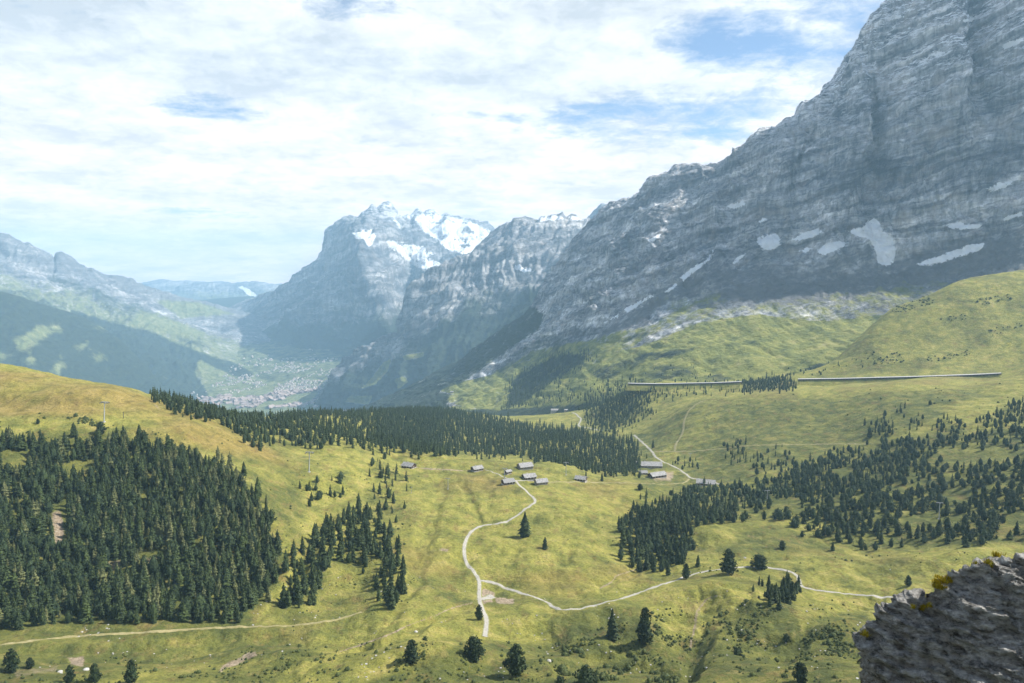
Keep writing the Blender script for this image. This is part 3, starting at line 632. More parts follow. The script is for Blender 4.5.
dk_ = polymask(s1*.5+px*.5, s2*.5+py*.5, [(70,308),(110,320),(150,330),(200,351),(236,362),(256,374),(246,382),(222,372),(200,362),(196,372),(212,398),(206,420),(60,420)], 5)
forest = np.maximum(forest*(1-dk_), .74*dk_+.25*dk_*fbm(gx, gy, gz, 260, 4)); grass = np.maximum(grass, .6*dk_)
scree = z+.5*sstep(2.4, 3.4, vv)
snow = z.copy()
lft = build_sheet('mountain', V, M['valley'], np.stack([snow, grass, forest, scree], -1), 'long rocky ridge with pale pastures on the far left'); sheets.append(lft)
# ---- dark wooded slope in front of it
Ds = {
 -320: [(470,4000),(420,4400),(350,5300),(290,6000),(240,6600),(380,7600)],
 -100: [(470,4100),(420,4500),(365,5300),(310,6000),(272,6600),(380,7600)],
 0: [(470,4200),(420,4600),(375,5300),(330,5900),(290,6500),(390,7500)],
 83: [(470,4400),(430,4700),(395,5600),(355,6300),(315,7100),(400,8000)],
 150: [(470,4700),(440,4900),(412,5800),(392,6400),(368,7100),(420,7700)],
 200: [(470,5000),(445,5200),(412,5600),(382,6000),(354,6400),(420,7200)],
 250: [(475,5400),(450,5600),(425,5900),(404,6200),(385,6500),(430,7200)],
 300: [(490,5800),(475,5900),(455,6100),(440,6300),(425,6500),(460,7200)]}
q, v, V = sheet(Ds, [(-320,240),(-100,272),(0,290),(20,295),(45,303),(83,315),(100,324),(120,338),(135,352),(150,368),(165,388),(180,410),(300,500)], 4, 1.3, 1.1)
vv = np.broadcast_to(v[:, None], V.shape[:2]); gx, gy, gz = V[..., 0].copy(), V[..., 1].copy(), V[..., 2].copy()
V[..., 2] += (fbm(gx, gy, 3, 900, 4)*70-np.clip(fbm(gx*.9+gy*.2, gy*.3, 3, 420, 4, ridge=True)+.1, 0, 1)*120+fbm(gx, gy, 1, 60, 3)*7)*sstep(.3, 1, vv)*(1-sstep(3.6, 4, vv)*.8)
px, py = proj(V); z = np.zeros(px.shape, np.float32)
s1 = px+5*fbm(gx, gy, gz, 200, 5, .6); s2 = py+4*fbm(gx, gy, gz+50, 200, 5, .6)
forest = z+.74+.12*fbm(gx, gy, gz, 500, 4); grass = z+.75
for poly in [[(12,338),(35,326),(60,322),(62,332),(40,342),(30,352),(14,350)], [(28,352),(36,358),(34,364),(26,362)], [(54,362),(62,356),(64,366),(60,376),(52,370)], [(88,325),(108,327),(110,331),(92,330)], [(92,355),(105,352),(108,360),(96,362)], [(0,350),(10,356),(4,362),(-10,355)], [(75,345),(88,340),(90,348),(80,352)]]:
    k_ = polymask(s1+4*fbm(gx, gy, gz, 60, 4, .6), s2, poly, 5); forest = forest*(1-.45*k_); grass = np.maximum(grass, .95*k_)
dks = build_sheet('hills', V, M['valley'], np.stack([z, grass, forest, z], -1), 'dark blue wooded slope behind the grassy brow'); sheets.append(dks)
# ---- valley floor with the village
Vl = {
 60: [(470,5600),(430,6200),(405,7000),(385,8000),(355,10000),(330,12500),(312,15000),(330,18000)],
 180: [(460,5600),(425,6200),(403,7000),(382,8000),(350,10000),(322,12500),(302,15000),(325,18000)],
 260: [(460,5500),(425,6100),(403,6800),(378,7900),(345,9800),(318,12300),(296,15000),(320,18000)],
 330: [(460,5400),(425,6000),(403,6700),(376,7700),(348,9300),(325,11500),(300,14500),(325,18000)],
 420: [(460,5300),(425,5900),(400,6600),(378,7400),(358,8500),(345,10500),(335,14000),(345,18000)],
 520: [(460,5300),(425,5900),(400,6600),(378,7400),(358,8500),(345,10500),(335,14000),(345,18000)]}
q, v, V = sheet(Vl, None, 6, 1.2, .8)
vv = np.broadcast_to(v[:, None], V.shape[:2]); gx, gy, gz = V[..., 0].copy(), V[..., 1].copy(), V[..., 2].copy()
V[..., 2] += fbm(gx, gy, 3, 1300, 5, .55)*75*sstep(1.5, 4, vv)*(1-.5*sstep(4.5, 6, vv))+fbm(gx, gy, 3, 250, 3)*14
px, py = proj(V); z = np.zeros(px.shape, np.float32)
s1 = px+7*fbm(gx, gy, gz, 350, 5, .65); s2 = py+3*fbm(gx, gy, gz+50, 350, 5, .65)
forest = z+.60+.25*sstep(4.2, 5.2, vv); grass = z+.95
for poly, k_ in [([(190,350),(230,362),(260,378),(330,395),(340,420),(230,420),(215,395),(185,362)], .40), ([(190,335),(260,345),(330,352),(360,372),(350,395),(290,385),(230,362),(195,352)], .22), ([(180,322),(230,330),(300,340),(335,350),(300,352),(220,345)], .12), ([(345,395),(372,378),(388,362),(392,372),(376,396)], .7)]:
    forest = forest*(1-k_*polymask(s1, s2, poly, 4))
dk_ = polymask(s1*.5+px*.5, s2*.5+py*.5, [(70,308),(110,320),(150,330),(200,351),(236,362),(256,374),(246,382),(222,372),(200,362),(196,372),(212,398),(206,420),(60,420)], 5)
forest = np.maximum(forest*(1-dk_), .74*dk_)
vly = build_sheet('valley', V, M['valley'], np.stack([z, grass, forest, z], -1), 'deep green valley floor'); sheets.append(vly)
# ---- pale ridge on the horizon
q, v, V = sheet({60: [(310,17500),(298,18500),(284,20000),(300,23000)], 180: [(310,17500),(298,18500),(281,20000),(300,23000)], 340: [(310,17500),(298,18500),(284,20000),(300,23000)]},
    [(60,288),(140,284),(152,281),(160,279),(168,280),(178,281),(186,280),(198,281),(210,282),(222,281),(232,283),(245,281),(256,281),(268,283),(280,284),(300,283),(340,284)], 2, .8, .7, jag=1.5)
gx = V.copy(); vv = np.broadcast_to(v[:, None], V.shape[:2])
V = roughen(V, q, v, 30, 40, 4, 8, 3., 0, sstep(0, 1, vv), 14, 0, 2)
c_ = np.zeros(V.shape[:2]+(4,)); c_[..., 1] = .5*(1-sstep(1, 1.8, vv)); px, py = proj(V)
c_[..., 0] = polymask(px+3*fbm(gx[..., 0], gx[..., 1], gx[..., 2], 300, 3), py, [(238,287),(243,286),(256,294),(257,297),(250,296)], 1.5)
sheets.append(build_sheet('mountain', V, M['far_rock'], c_, 'pale blue distant ridge closing the valley'))
# ---- ground to the horizon
th = np.linspace(0, 2*math.pi, 97); r_ = np.array([1, 8000, 15000, 22500.])
RR, AA = np.meshgrid(r_, th, indexing='ij'); gz = np.full(RR.shape, CZ-1420.)
o = mesh_obj('ground', np.stack([RR*np.cos(AA), RR*np.sin(AA), gz], -1), grid_faces(*RR.shape), M['valley']); attr(o, 'cover', np.concatenate([np.zeros(RR.shape+(1,)), np.ones(RR.shape+(1,))*.9, np.ones(RR.shape+(1,))*.7, np.zeros(RR.shape+(1,))], -1)); tag(o, kind='structure')
# ------------------------------------------------------------------ ground queries
dg = bpy.context.evaluated_depsgraph_get()
BV = {o.name: BVHTree.FromObject(o, dg) for o in (terrain, eiger, vly, wet, mid, dks, lft)}
CAMV = Vector((0, 0, CZ))
def hit(px, py, names=None):
    """first ground point along the sight line"""
    p = P(px, py, 1000.); d = (Vector(p)-CAMV).normalized(); best = None
    for k, b in BV.items():
        if names and k not in names: continue
        h = b.ray_cast(CAMV, d)
        if h[0] is not None and (best is None or h[3] < best[1]): best = (h[0], h[3], h[1], k)
    return best
def down(x, y):
    best = None
    for o in (terrain, eiger):
        h = BV[o.name].ray_cast(Vector((x, y, CZ+3000)), Vector((0, 0, -1)))
        if h[0] is not None and (best is None or h[0].z > best[0].z): best = (h[0], h[1], o.name)
    return best
def visible(p, lift):
    q_ = Vector(p)+Vector((0, 0, lift)); d = q_-CAMV; L = d.length; d.normalize()
    for o in (terrain, eiger):
        h = BV[o.name].ray_cast(CAMV, d, L*.997)
        if h[0] is not None: return False
    return True
# ================================================================== trees
def leaf_quads(c, axis_out, s, rr, up=.3):
    """one ragged spray of needles: two crossed triangles-quads around c pointing along axis_out"""
    pass
def spruce_mesh(seed, h, r, whorls, per, core=True):
    """tiers of drooping ragged branches around a narrow dark core; returns verts, faces (quads)"""
    g = np.random.default_rng(seed); v = []; f = []
    base = .06*h
    def quad(a, b, c, d):
        k = len(v); v.extend([a, b, c, d]); f.append((k, k+1, k+2, k+3))
    for i in range(whorls):
        t = i/(whorls-1); z = base+(h-base)*(t**.92)*.97
        L0 = (r*(1-t)**.72*g.uniform(.66, 1.2)+.03*h*(1-t)+.012*h)
        if t < .12: L0 *= .82
        n = max(4, int(per*(1-.45*t))); ph = g.uniform(0, 6.3)
        for j in range(n):
            a = ph+2*math.pi*j/n+g.normal(0, .22); L = L0*g.uniform(.62, 1.16)
            ca, sa = math.cos(a), math.sin(a); dz = -L*g.uniform(.18, .55); zz = z+g.normal(0, .012*h)
            wd = L*g.uniform(.30, .50)+.012*h; th = .055*h*g.uniform(.7, 1.3)
            o = np.array([ca*.06*r, sa*.06*r, zz+th*.7]); tip = np.array([ca*L, sa*L, zz+dz]); sd = np.array([-sa, ca, 0])*wd; m = (o+tip)*.5+np.array([0, 0, .02*h])
            quad(o, m+sd-[0, 0, th], tip, m-sd-[0, 0, th])
            quad(o-[0, 0, th*1.3], m+sd*.5-[0, 0, th*1.7], tip-[0, 0, th*.3], m+[0, 0, th*.4])
    # leader
    quad(np.array([0, 0, h*1.02]), np.array([.02*r+.01*h, 0, h*.9]), np.array([0, .0, h*.86]), np.array([-.02*r-.01*h, 0, h*.9]))
    if core:
        n = 6
        for i in range(n):
            a0, a1 = 2*math.pi*i/n, 2*math.pi*(i+1)/n; q_ = .42*r
            quad(np.array([math.cos(a0)*q_, math.sin(a0)*q_, base*1.3]), np.array([math.cos(a1)*q_, math.sin(a1)*q_, base*1.3]),
                 np.array([0, 0, h*.93]), np.array([0, 0, h*.93])+[.001, 0, 0])
    return np.array(v, np.float32), np.array(f, np.int32)
def pine_mesh(seed, h, r, clumps, per, low=.10):
    """rounded, lumpy crown of needle clumps (stone pine)"""
    g = np.random.default_rng(seed); v = []; f = []
    for i in range(clumps):
        t = g.uniform(0, 1)**.85; z = h*(low+(1-low)*t*.95)
        prof = r*min(1, (.55+1.7*t))*max(0.05, (1-t**2.4))**.62
        a = g.uniform(0, 6.283); q_ = prof*math.sqrt(g.uniform(.25, 1)); c = np.array([math.cos(a)*q_, math.sin(a)*q_, z])
        cr = r*g.uniform(.20, .36)*(1-.45*t)
        for j in range(per):
            d = g.normal(size=3); d[2] = d[2]*.8+.25; d /= np.linalg.norm(d)
            p = c+d*cr*g.uniform(.5, 1.1); u = np.cross(d, g.normal(size=3)); u /= np.linalg.norm(u)+1e-6; w = np.cross(d, u)
            s = cr*g.uniform(.30, .60); k = len(v)
            u = u*s; w = w*s*.75+d*s*.4
            v.extend([p-u, p-w, p+u*1.1, p+w]); f.append((k, k+1, k+2, k+3))
    n = 7; rings = [(low*h*1.3, .45), (h*.4, .62), (h*.7, .42), (h*.92, .05)]
    for a_, b_ in zip(rings[:-1], rings[1:]):
        for i in range(n):
            a0, a1 = 2*math.pi*i/n, 2*math.pi*(i+1)/n; k = len(v)
            for (zz, q_), aa in ((a_, a0), (a_, a1), (b_, a1), (b_, a0)): v.append(np.array([math.cos(aa)*q_*r, math.sin(aa)*q_*r, zz]))
            f.append((k, k+1, k+2, k+3))
    return np.array(v, np.float32), np.array(f, np.int32)
def trunk_mb(h, r):
    m = MB(); m.tube((0, 0, -.8), (0, 0, h*.5), r, r*.6, 7); m.tube((0, 0, h*.5), (.02*h, 0, h*.93), r*.6, r*.12, 6)
    for a in range(5): m.tube((0, 0, h*(.12+.1*a)), (math.cos(a*2.3)*h*.09, math.sin(a*2.3)*h*.09, h*(.15+.1*a)), r*.25, r*.08, 4)
    return m
PROTO = {}
def proto(kind, lod, k):
    key = (kind, lod, k)
    if key in PROTO: return PROTO[key]
    s = 100+k*7+hash((kind == 'pine', kind == 'larch'))%5
    if kind == 'pine': vf = pine_mesh(50+k, 1., [.30, .26, .34][k % 3], {0: 110, 1: 46, 2: 17}[lod], {0: 12, 1: 6, 2: 4}[lod], .08)
    elif kind == 'larch': vf = spruce_mesh(90+k, 1., .22, {0: 16, 1: 12, 2: 8}[lod], {0: 10, 1: 8, 2: 5}[lod], core=False)
    else: vf = spruce_mesh(20+k, 1., [.225, .18, .26][k % 3], {0: 20, 1: 13, 2: 7}[lod], {0: 13, 1: 9, 2: 5}[lod])
    PROTO[key] = vf; return vf
def merged(name, items, mat, lod, label):
    """items: list of (kind, x, y, z, h, rot, variant, width) -> ONE mesh for a wood nobody could count"""
    vs, fs, k = [], [], 0
    for kind, x, y, z, h, rz, var, wd in items:
        v, f = proto(kind, lod if not callable(lod) else lod(y), var)
        c, s = math.cos(rz), math.sin(rz); w = v*[h*wd, h*wd, h]
        u = np.stack([w[:, 0]*c-w[:, 1]*s+x, w[:, 0]*s+w[:, 1]*c+y, w[:, 2]+z-.3], -1)
        vs.append(u); fs.append(f+k); k += len(v)
    o = mesh_obj(name, np.concatenate(vs), np.concatenate(fs), mat); tag(o, label, 'forest' if 'forest' in name or 'wood' in name else 'shrubs', None, 'stuff'); return o
# ---- where the trees stand: regions outlined on the ground the photo shows
def region(poly, spacing, kind_p, hrange, dens=1., grp='', clump=0., ylim=(280, 3300), terr=None, wd=(.85, 1.25), clear=()):
    poly = np.asarray(poly, float)
    pts = []
    for a, b in poly:
        h = hit(a, b)
        if h and h[0].y < ylim[1]*1.3: pts.append(h[0])
    if len(pts) < 2: return []
    A = np.array([(p.x, p.y) for p in pts]); x0, y0 = A.min(0)-120; x1, y1 = A.max(0)+120
    y0 = max(y0, ylim[0]); y1 = min(y1, ylim[1])
    gx = np.arange(x0, x1, spacing); gy = np.arange(y0, y1, spacing)
    XX_, YY_ = np.meshgrid(gx, gy); XX_ = (XX_+rng.uniform(-.45, .45, XX_.shape)*spacing).ravel(); YY_ = (YY_+rng.uniform(-.45, .45, YY_.shape)*spacing).ravel()
    ap = 512+F*XX_/YY_; m = (ap > poly[:, 0].min()-40) & (ap < poly[:, 0].max()+40); XX_, YY_ = XX_[m], YY_[m]
    cl = fbm(XX_, YY_, 0, spacing*9, 3) if clump else np.zeros(len(XX_))
    out = []
    for x, y, c in zip(XX_, YY_, cl):
        if rng.random() > dens: continue
        if clump and c < clump-.35*rng.random(): continue
        d = down(x, y)
        if d is None: continue
        if terr and d[2] not in terr: continue
        p = d[0]; a, b = proj(np.array(p))
        if not pip(a+rng.normal(0, 3.2), b+rng.normal(0, 2.2), poly): continue
        if any(pip(a, b, q_) for q_ in clear): continue
        r_ = rng.random(); kind = 'spruce' if r_ < kind_p[0] else 'pine' if r_ < kind_p[0]+kind_p[1] else 'larch'
        h = (hrange[0]*.85+(hrange[1]*1.12-hrange[0]*.85)*rng.beta(2, 2))*(rng.uniform(.45, .85) if rng.random() < .28 else 1)
        h *= .92
        if kind == 'pine': h *= .82
        out.append([kind, x, y, p.z, h, rng.uniform(0, 6.28), int(rng.integers(0, 6)), rng.uniform(*wd)*(1.15 if kind == 'pine' else 1), grp, float(a), float(b)])
    return out
def pip(x, y, poly):
    c = False
    for i in range(len(poly)):
        ax, ay = poly[i-1]; bx, by = poly[i]
        if (ay > y) != (by > y) and x < (bx-ax)*(y-ay)/(by-ay)+ax: c = not c
    return c

T = []
# 1 the dark wood on the left slope
T += region([(-230,455),(-60,440),(0,441),(30,443),(70,447),(110,440),(150,447),(180,452),(205,461),(225,474),(245,492),(262,515),(276,540),(283,566),(276,590),(262,612),(235,624),(160,622),(70,624),(0,628),(-230,640)],
            5.6, (.58, .28), (12, 20), .93, 'left wood', -.3, clear=[[(48,505),(64,502),(70,525),(66,545),(54,550)], [(0,452),(30,452),(28,470),(0,472)], [(60,466),(95,462),(100,478),(66,482)], [(138,552),(168,550),(168,566),(140,570)], [(104,562),(124,562),(122,580),(108,580)]])
T += region([(140,455),(215,455),(262,510),(278,560),(250,560),(190,500)], 8, (0, 0), (12, 17), .62, 'left wood')
T += region([(-60,470),(100,450),(215,462),(262,520),(270,600),(60,610),(-60,600)], 17, (0, 0), (12, 18), .6, 'left wood')
# 2 spruces stepping down the slope right of it
T += region([(283,578),(300,548),(318,540),(340,518),(365,508),(385,520),(396,545),(405,590),(400,606),(380,604),(352,560),(330,570),(312,612),(290,614)], 7.5, (.9, .1), (13, 20), .80, 'slope spruces', -.12)
T += region([(300,480),(340,478),(345,500),(305,504)], 9, (.6, .4), (10, 14), .6, 'slope spruces')
T += region([(364,462),(384,462),(404,480),(400,530),(384,520),(372,500)], 12, (.7, .3), (11, 17), .55, 'slope spruces')
# 3 the belt along the brow and down over the edge
T += region([(150,395),(185,402),(225,412),(262,420),(300,432),(330,445),(310,452),(270,440),(232,425),(200,415),(170,408)], 8.5, (.5, .5), (11, 16), .75, 'brow belt', -.1)
T += region([(150,394),(200,402),(240,412),(262,418),(270,445),(255,450),(230,432),(195,420),(165,410)], 8, (.4, .6), (11, 16), .85, 'brow belt', -.1)
T += region([(262,424),(300,410),(340,402),(380,404),(440,414),(440,458),(400,456),(360,450),(320,446),(290,440)], 10.5, (.86, .14), (13, 19), .92, 'saddle wood', -.3, ylim=(900, 2600))
# 4 the dark wood beyond the alp
T += region([(380,412),(440,412),(500,421),(540,428),(590,433),(628,440),(642,455),(640,478),(600,474),(560,464),(520,458),(470,455),(420,455),(380,450)], 10.5, (.95, .05), (15, 21), .97, 'deep wood', 0, ylim=(985, 2700))
# 5 right plateau
RP = [(640,520),(660,505),(688,490),(720,488),(760,482),(795,470),(830,455),(870,445),(905,440),(960,440),(1024,432),(1160,425),(1160,545),(1024,540),(990,545),(930,545),(880,552),(850,548),(800,545),(770,548),(740,530),(700,532),(690,560),(660,570),(640,560)]
gl = [[(690,528),(740,522),(790,520),(800,545),(740,552),(700,545)], [(830,470),(852,468),(850,478),(832,480)], [(716,470),(760,470),(755,484),(720,482)], [(770,500),(800,498),(802,512),(770,514)], [(890,488),(915,484),(915,496),(892,498)], [(940,460),(1024,452),(1024,462),(945,468)], [(905,520),(960,516),(960,524),(905,530)], [(700,495),(730,498),(725,506),(700,505)], [(1000,515),(1100,510),(1100,530),(1005,530)]]
T += region(RP, 8.6, (.30, .70), (11.5, 16), .78, 'plateau wood', .02, ylim=(450, 1300), clear=gl, wd=(1.0, 1.5))
T += region([(622,530),(640,512),(668,508),(690,520),(684,560),(660,574),(632,574),(618,562)], 8.2, (.6, .4), (13, 19), .9, 'dark grove', -.3)
T += region([(780,478),(830,462),(880,452),(905,455),(905,480),(860,500),(790,505)], 9, (.5, .5), (12, 16), .75, 'plateau wood', clear=gl)
T += region([(620,528),(640,500),(690,496),(745,500),(745,512),(690,520)], 8.5, (.7, .3), (11, 15), .6, 'plateau wood')
# 6 little groups on the hump
for poly, n_ in [([(868,424),(896,418),(898,440),(865,440)], .6), ([(893,413),(905,405),(908,418),(895,418)], .8), ([(907,425),(921,418),(921,430),(907,432)], .8), ([(935,420),(965,418),(965,440),(935,440)], .8), ([(978,415),(1006,410),(1008,434),(978,436)], .85), ([(1008,400),(1040,398),(1040,425),(1010,426)], .8),
                 ([(725,446),(748,440),(750,462),(728,464)], .6), ([(676,462),(700,456),(702,470),(678,474)], .35), ([(752,452),(790,446),(800,465),(760,475)], .35)]:
    T += region(poly, 9, (.5, .5), (10, 15), n_, 'hump groups')
# 7 the side valley woods
T += region([(585,398),(640,388),(660,392),(650,400),(640,412),(628,425),(612,432),(595,430),(585,420)], 11, (.9, .1), (14, 19), .9, 'valley wood', -.2, ylim=(1200, 3200))
T += region([(612,388),(700,386),(742,382),(735,392),(690,396),(650,404)], 12, (.8, .2), (11, 15), .55, 'valley wood', 0, ylim=(1400, 3200))
T += region([(742,380),(790,379),(796,389),(742,392)], 9, (.7, .3), (12, 16), .85, 'valley wood', ylim=(1400, 3200))
T += region([(790,372),(862,358),(860,368),(800,378)], 13, (.4, .6), (8, 12), .4, 'valley wood', ylim=(1500, 3200))
T += region([(640,378),(690,360),(720,372),(700,380)], 15, (.4, .6), (7, 11), .35, 'valley wood', ylim=(1500, 3200))
T += region([(510,386),(520,374),(560,352),(596,354),(590,364),(560,380),(530,400),(505,410)], 15, (1, 0), (16, 21), .95, 'far wood', ylim=(1500, 4200))
T += region([(395,418),(445,405),(520,404),(600,402),(640,392),(640,420),(520,420)], 15, (1, 0), (15, 20), .9, 'far wood', 0, ylim=(1500, 4200), clear=[[(436,391),(470,378),(514,386),(500,394),(500,418),(460,414),(446,404)], [(495,410),(560,404),(602,405),(602,436),(495,434)]])
T += region([(520,396),(540,392),(590,385),(640,380),(640,392),(590,400),(530,404)], 16, (.9, .1), (13, 18), .6, 'far wood', ylim=(1500, 4200))
T += region([(600,418),(628,408),(650,402),(660,408),(640,424),(610,432)], 11, (.8, .2), (11, 15), .5, 'valley wood', 0, ylim=(1200, 2500))
# 8 knoll grove by the road
T += region([(768,600),(782,586),(795,580),(800,590),(792,604),(772,607)], 5.0, (.75, .25), (9, 13), .95, 'knoll grove')
T += region([(752,590),(770,583),(772,604),(756,606)], 7, (.5, .5), (6, 9), .6, 'knoll grove')
# ---- single trees: (kind, px, py of the foot, height px, width factor, label)
LONE = [
 ('spruce',525,537,26,1.2,'tall ragged dark spruce alone on the open alp above the road bend'),
 ('spruce',545,549,13,1.1,'small dark spruce standing alone beside the tall ragged one on the alp'),
 ('pine',479,620,17,.8,'slim dark pine leaning over the gravel spur road just below the fork'),
 ('pine',474,660,26,1.2,'broad stone pine with a bare forked trunk left of the biggest round pine'),
 ('pine',516,676,35,1.1,'biggest round-crowned stone pine near the bottom edge of the meadow'),
 ('pine',412,664,27,1.25,'wide low stone pine with a ragged top on the lower meadow'),
 ('spruce',612,640,33,1.0,'narrow dark spruce, the left and slimmer of the pair on the lower slope'),
 ('pine',645,644,40,.85,'tall full dark pine, the right and thicker of the pair on the lower slope'),
 ('pine',728,574,27,1.25,'wide clumped dark pine on the near side of the pale road'),
 ('pine',759,569,16,1.5,'broad low pine between the two bends of the road on the right'),
 ('pine',686,579,17,1.0,'small two-lobed pine at the edge of the road, left of the wide one'),
 ('spruce',698,566,12,1.0,'little pointed spruce just above the road beside a two-lobed pine'),
 ('pine',908,586,12,1.1,'small dark bush-like pine on flat meadow behind the crag'),
 ('pine',132,683,26,1.1,'tall round pine at the bottom edge, left part of the meadow'),
 ('pine',12,672,26,1.0,'dark pine at the lower left corner beside stony ground'),
 ('pine',30,668,12,1.0,'small round pine just right of the lower left corner tree'),
 ('pine',70,683,20,.9,'dark pine on the stony bank at the bottom left, left of its neighbour'),
 ('pine',95,683,22,1.1,'spreading dark pine on the stony bank at the bottom left, right of its neighbour'),
 ('pine',800,683,24,.9,'dark lopsided pine at the bottom edge left of the crag'),
 ('spruce',74,436,14,1.3,'round-topped dark tree just above the wood on the golden slope'),
 ('pine',101,434,13,1.2,'squat dark pine beside the lift mast on the golden slope'),
 ('spruce',244,475,14,1.0,'narrow dark spruce at the upper right rim of the left wood'),
 ('spruce',258,496,20,1.2,'tall dark spruce just outside the right rim of the left wood'),
 ('pine',38,424,6,1.0,'tiny round pine on the golden slope above the wood'),
 ('pine',381,478,8,1.0,'lone round pine at the left edge of the alp below the first chalet'),
 ('spruce',524,469,1,1,None),
 ('pine',639,478,5,1.0,'tiny round pine on the alp edge left of the farm'),
 ('spruce',602,481,9,1.0,'small dark spruce standing near the rightmost chalet'),
 ('spruce',586,476,6,1.0,'tiny spruce right behind the rightmost chalet'),
 ('pine',640,490,7,1.2,'round little pine on the lip of the alp below the farm'),
 ('spruce',653,448,9,1.0,'lone dark spruce beside the farm road on the slope'),
 ('pine',870,438,6,1.2,'lone small pine on the path crossing below the round hump'),
 ('pine',930,405,5,1.0,'tiny pine high on the round hump'),
 ('spruce',855,604,9,1.0,None),
]
LONE = [l for l in LONE if l[5]]
# ---------------------------------------------------------------- one tree as a thing
NAME = {'spruce': 'spruce_tree', 'pine': 'pine_tree', 'larch': 'larch_tree'}
SRC = {}
def tree_thing(kind, lod, var, x, y, z, h, rz, wd, label, group):
    key = (kind, lod, var)
    if key not in SRC:
        v, f = proto(kind, lod, var)
        root = empty(NAME[kind], (0, 0, 0)); mesh_obj('crown', v, f, M[kind], root); trunk_mb(1., .022).build('trunk', M['bark'], root)
        SRC[key] = (root, list(root.children)); r_ = root; fresh = True
        PARTS[root.name] = list(root.children)
    else:
        s, ch = SRC[key]; r_ = s.copy(); COL.objects.link(r_)
        for c in ch:
            d = c.copy(); COL.objects.link(d); d.parent = r_
    r_.location = (x, y, z-.3); r_.rotation_euler = (0, 0, rz); r_.scale = (h*wd, h*wd, h)
    r_['label'] = label; r_['category'] = 'tree'
    if group: r_['group'] = group
    elif 'group' in r_: del r_['group']
    return r_
PARTS = {}
for kind, a, b, hp, wd, lab in LONE:
    h_ = hit(a, b)
    p = h_[0]; H = hp/F*p.y*1.02
    tree_thing(kind, 0, int(rng.integers(0, 3)), p.x, p.y, p.z, H, rng.uniform(0, 6.28), wd, lab, None)
# the 300 that show largest stand as trees of their own, the rest is woodland
GL = {'left wood': ('dark conifer in the dense wood covering the left slope', 'trees of the dense wood on the left slope'),
      'slope spruces': ('dark conifer of the loose stand stepping down right of the left wood', 'loose conifers below the golden brow'),
      'dark grove': ('dark conifer of the tight grove at the left end of the plateau woods', 'tight dark grove at the edge of the alp'),
      'plateau wood': ('dark conifer scattered over the wooded plateau on the right', 'scattered trees on the right plateau'),
      'knoll grove': ('dark conifer of the small grove on the knoll inside the road bend', 'grove on the knoll by the road bend'),
      'brow belt': ('dark conifer in the thin belt along the golden brow', 'belt of trees along the brow'),
      'hump groups': ('dark conifer in the little groups on the round grassy hump', 'small tree groups on the round hump')}
def size_px(t): return t[4]*F/t[2]
cand = [t for t in T if t[8] in GL and -30 < t[9] < 1050 and t[0] != 'larch']
occ = {}
for t in sorted(cand, key=lambda t: -size_px(t)):       # keep those whose top is really seen
    t.append(visible((t[1], t[2], t[3]), t[4]*.85))
chosen = set()
score = sorted([t for t in cand if t[-1]], key=lambda t: -(size_px(t)*(1.25 if t[8] in ('slope spruces', 'dark grove', 'knoll grove') else 1)))
n_ind = {'spruce': 0, 'pine': 0}
taken = []
for t in score:
    if n_ind[t[0]] >= (290 if t[0] == 'spruce' else 270): continue
    n_ind[t[0]] += 1; chosen.add(id(t)); taken.append(t)
for t in taken:
    lab, grp = GL[t[8]]; kw = t[0] if t[0] == 'spruce' else 'stone pine'
    tree_thing(t[0], 1, t[6] % 4, t[1], t[2], t[3], t[4], t[5], t[7], lab.replace('conifer', kw), grp+(' (spruces)' if t[0] == 'spruce' else ' (pines)'))
rest = [t for t in T if id(t) not in chosen]
lodf = lambda y: 1 if y < 800 else 2
for kind, nm, lab in (('spruce', 'spruce_forest', 'dense dark spruce woods over slopes and plateau'), ('pine', 'pine_forest', 'dark rounded stone pines filling the woods'), ('larch', 'larch_forest', 'pale olive larches mixed into the left wood')):
    it = [tuple(t[:8]) for t in rest if t[0] == kind]
    if it: merged(nm, it, M[kind], lodf, lab)
print('TREES', len(T), n_ind)
# ---------------------------------------------------------------- low shrubs, tussocks and heath
def shrub_mesh(seed):
    return pine_mesh(seed, 1., .75, 5, 6, .0)
SH = [shrub_mesh(k) for k in range(5)]
its = []
def shrubs(poly, n, hr, thr=-.1):
    poly = np.asarray(poly, float); x0, y0 = poly.min(0); x1, y1 = poly.max(0); k = 0
    for _ in range(n*6):
        a, b = rng.uniform(x0, x1), rng.uniform(y0, y1)
        if not pip(a, b, poly): continue
        h_ = hit(a, b, ('terrain',))
        if not h_: continue
        p = h_[0]
        if float(fbm(np.array([p.x]), np.array([p.y]), 0, 22, 3)[0]) < thr: continue
        its.append((p.x, p.y, p.z, rng.uniform(*hr)*(1 if rng.random() < .8 else 1.7))); k += 1
        if k >= n: return
shrubs([(250,645),(560,640),(760,635),(870,640),(880,690),(200,690)], 700, (.4, 1.5), -.02)
shrubs([(700,625),(745,600),(780,610),(740,650),(700,665)], 150, (.7, 1.9), -.05)
shrubs([(770,640),(860,620),(870,650),(800,662)], 160, (.7, 1.8), -.05)
shrubs([(0,655),(130,655),(300,650),(300,690),(0,690)], 120, (.6, 1.7), .1)
shrubs([(555,640),(700,600),(690,660),(560,665)], 220, (.4, 1.7), 0)
shrubs([(270,460),(420,465),(420,600),(300,640),(270,600)], 170, (.5, 1.3), .12)
shrubs([(620,560),(1000,545),(1000,560),(800,572),(640,580)], 90, (.5, 1.4), .12)
shrubs([(0,410),(250,430),(250,445),(0,440)], 70, (.6, 1.6), .1)
shrubs([(74,415),(100,421),(98,428),(76,422)], 40, (1.2, 2.6), -.4)
shrubs([(700,400),(1024,380),(1024,430),(700,445)], 110, (.6, 2.0), .1)
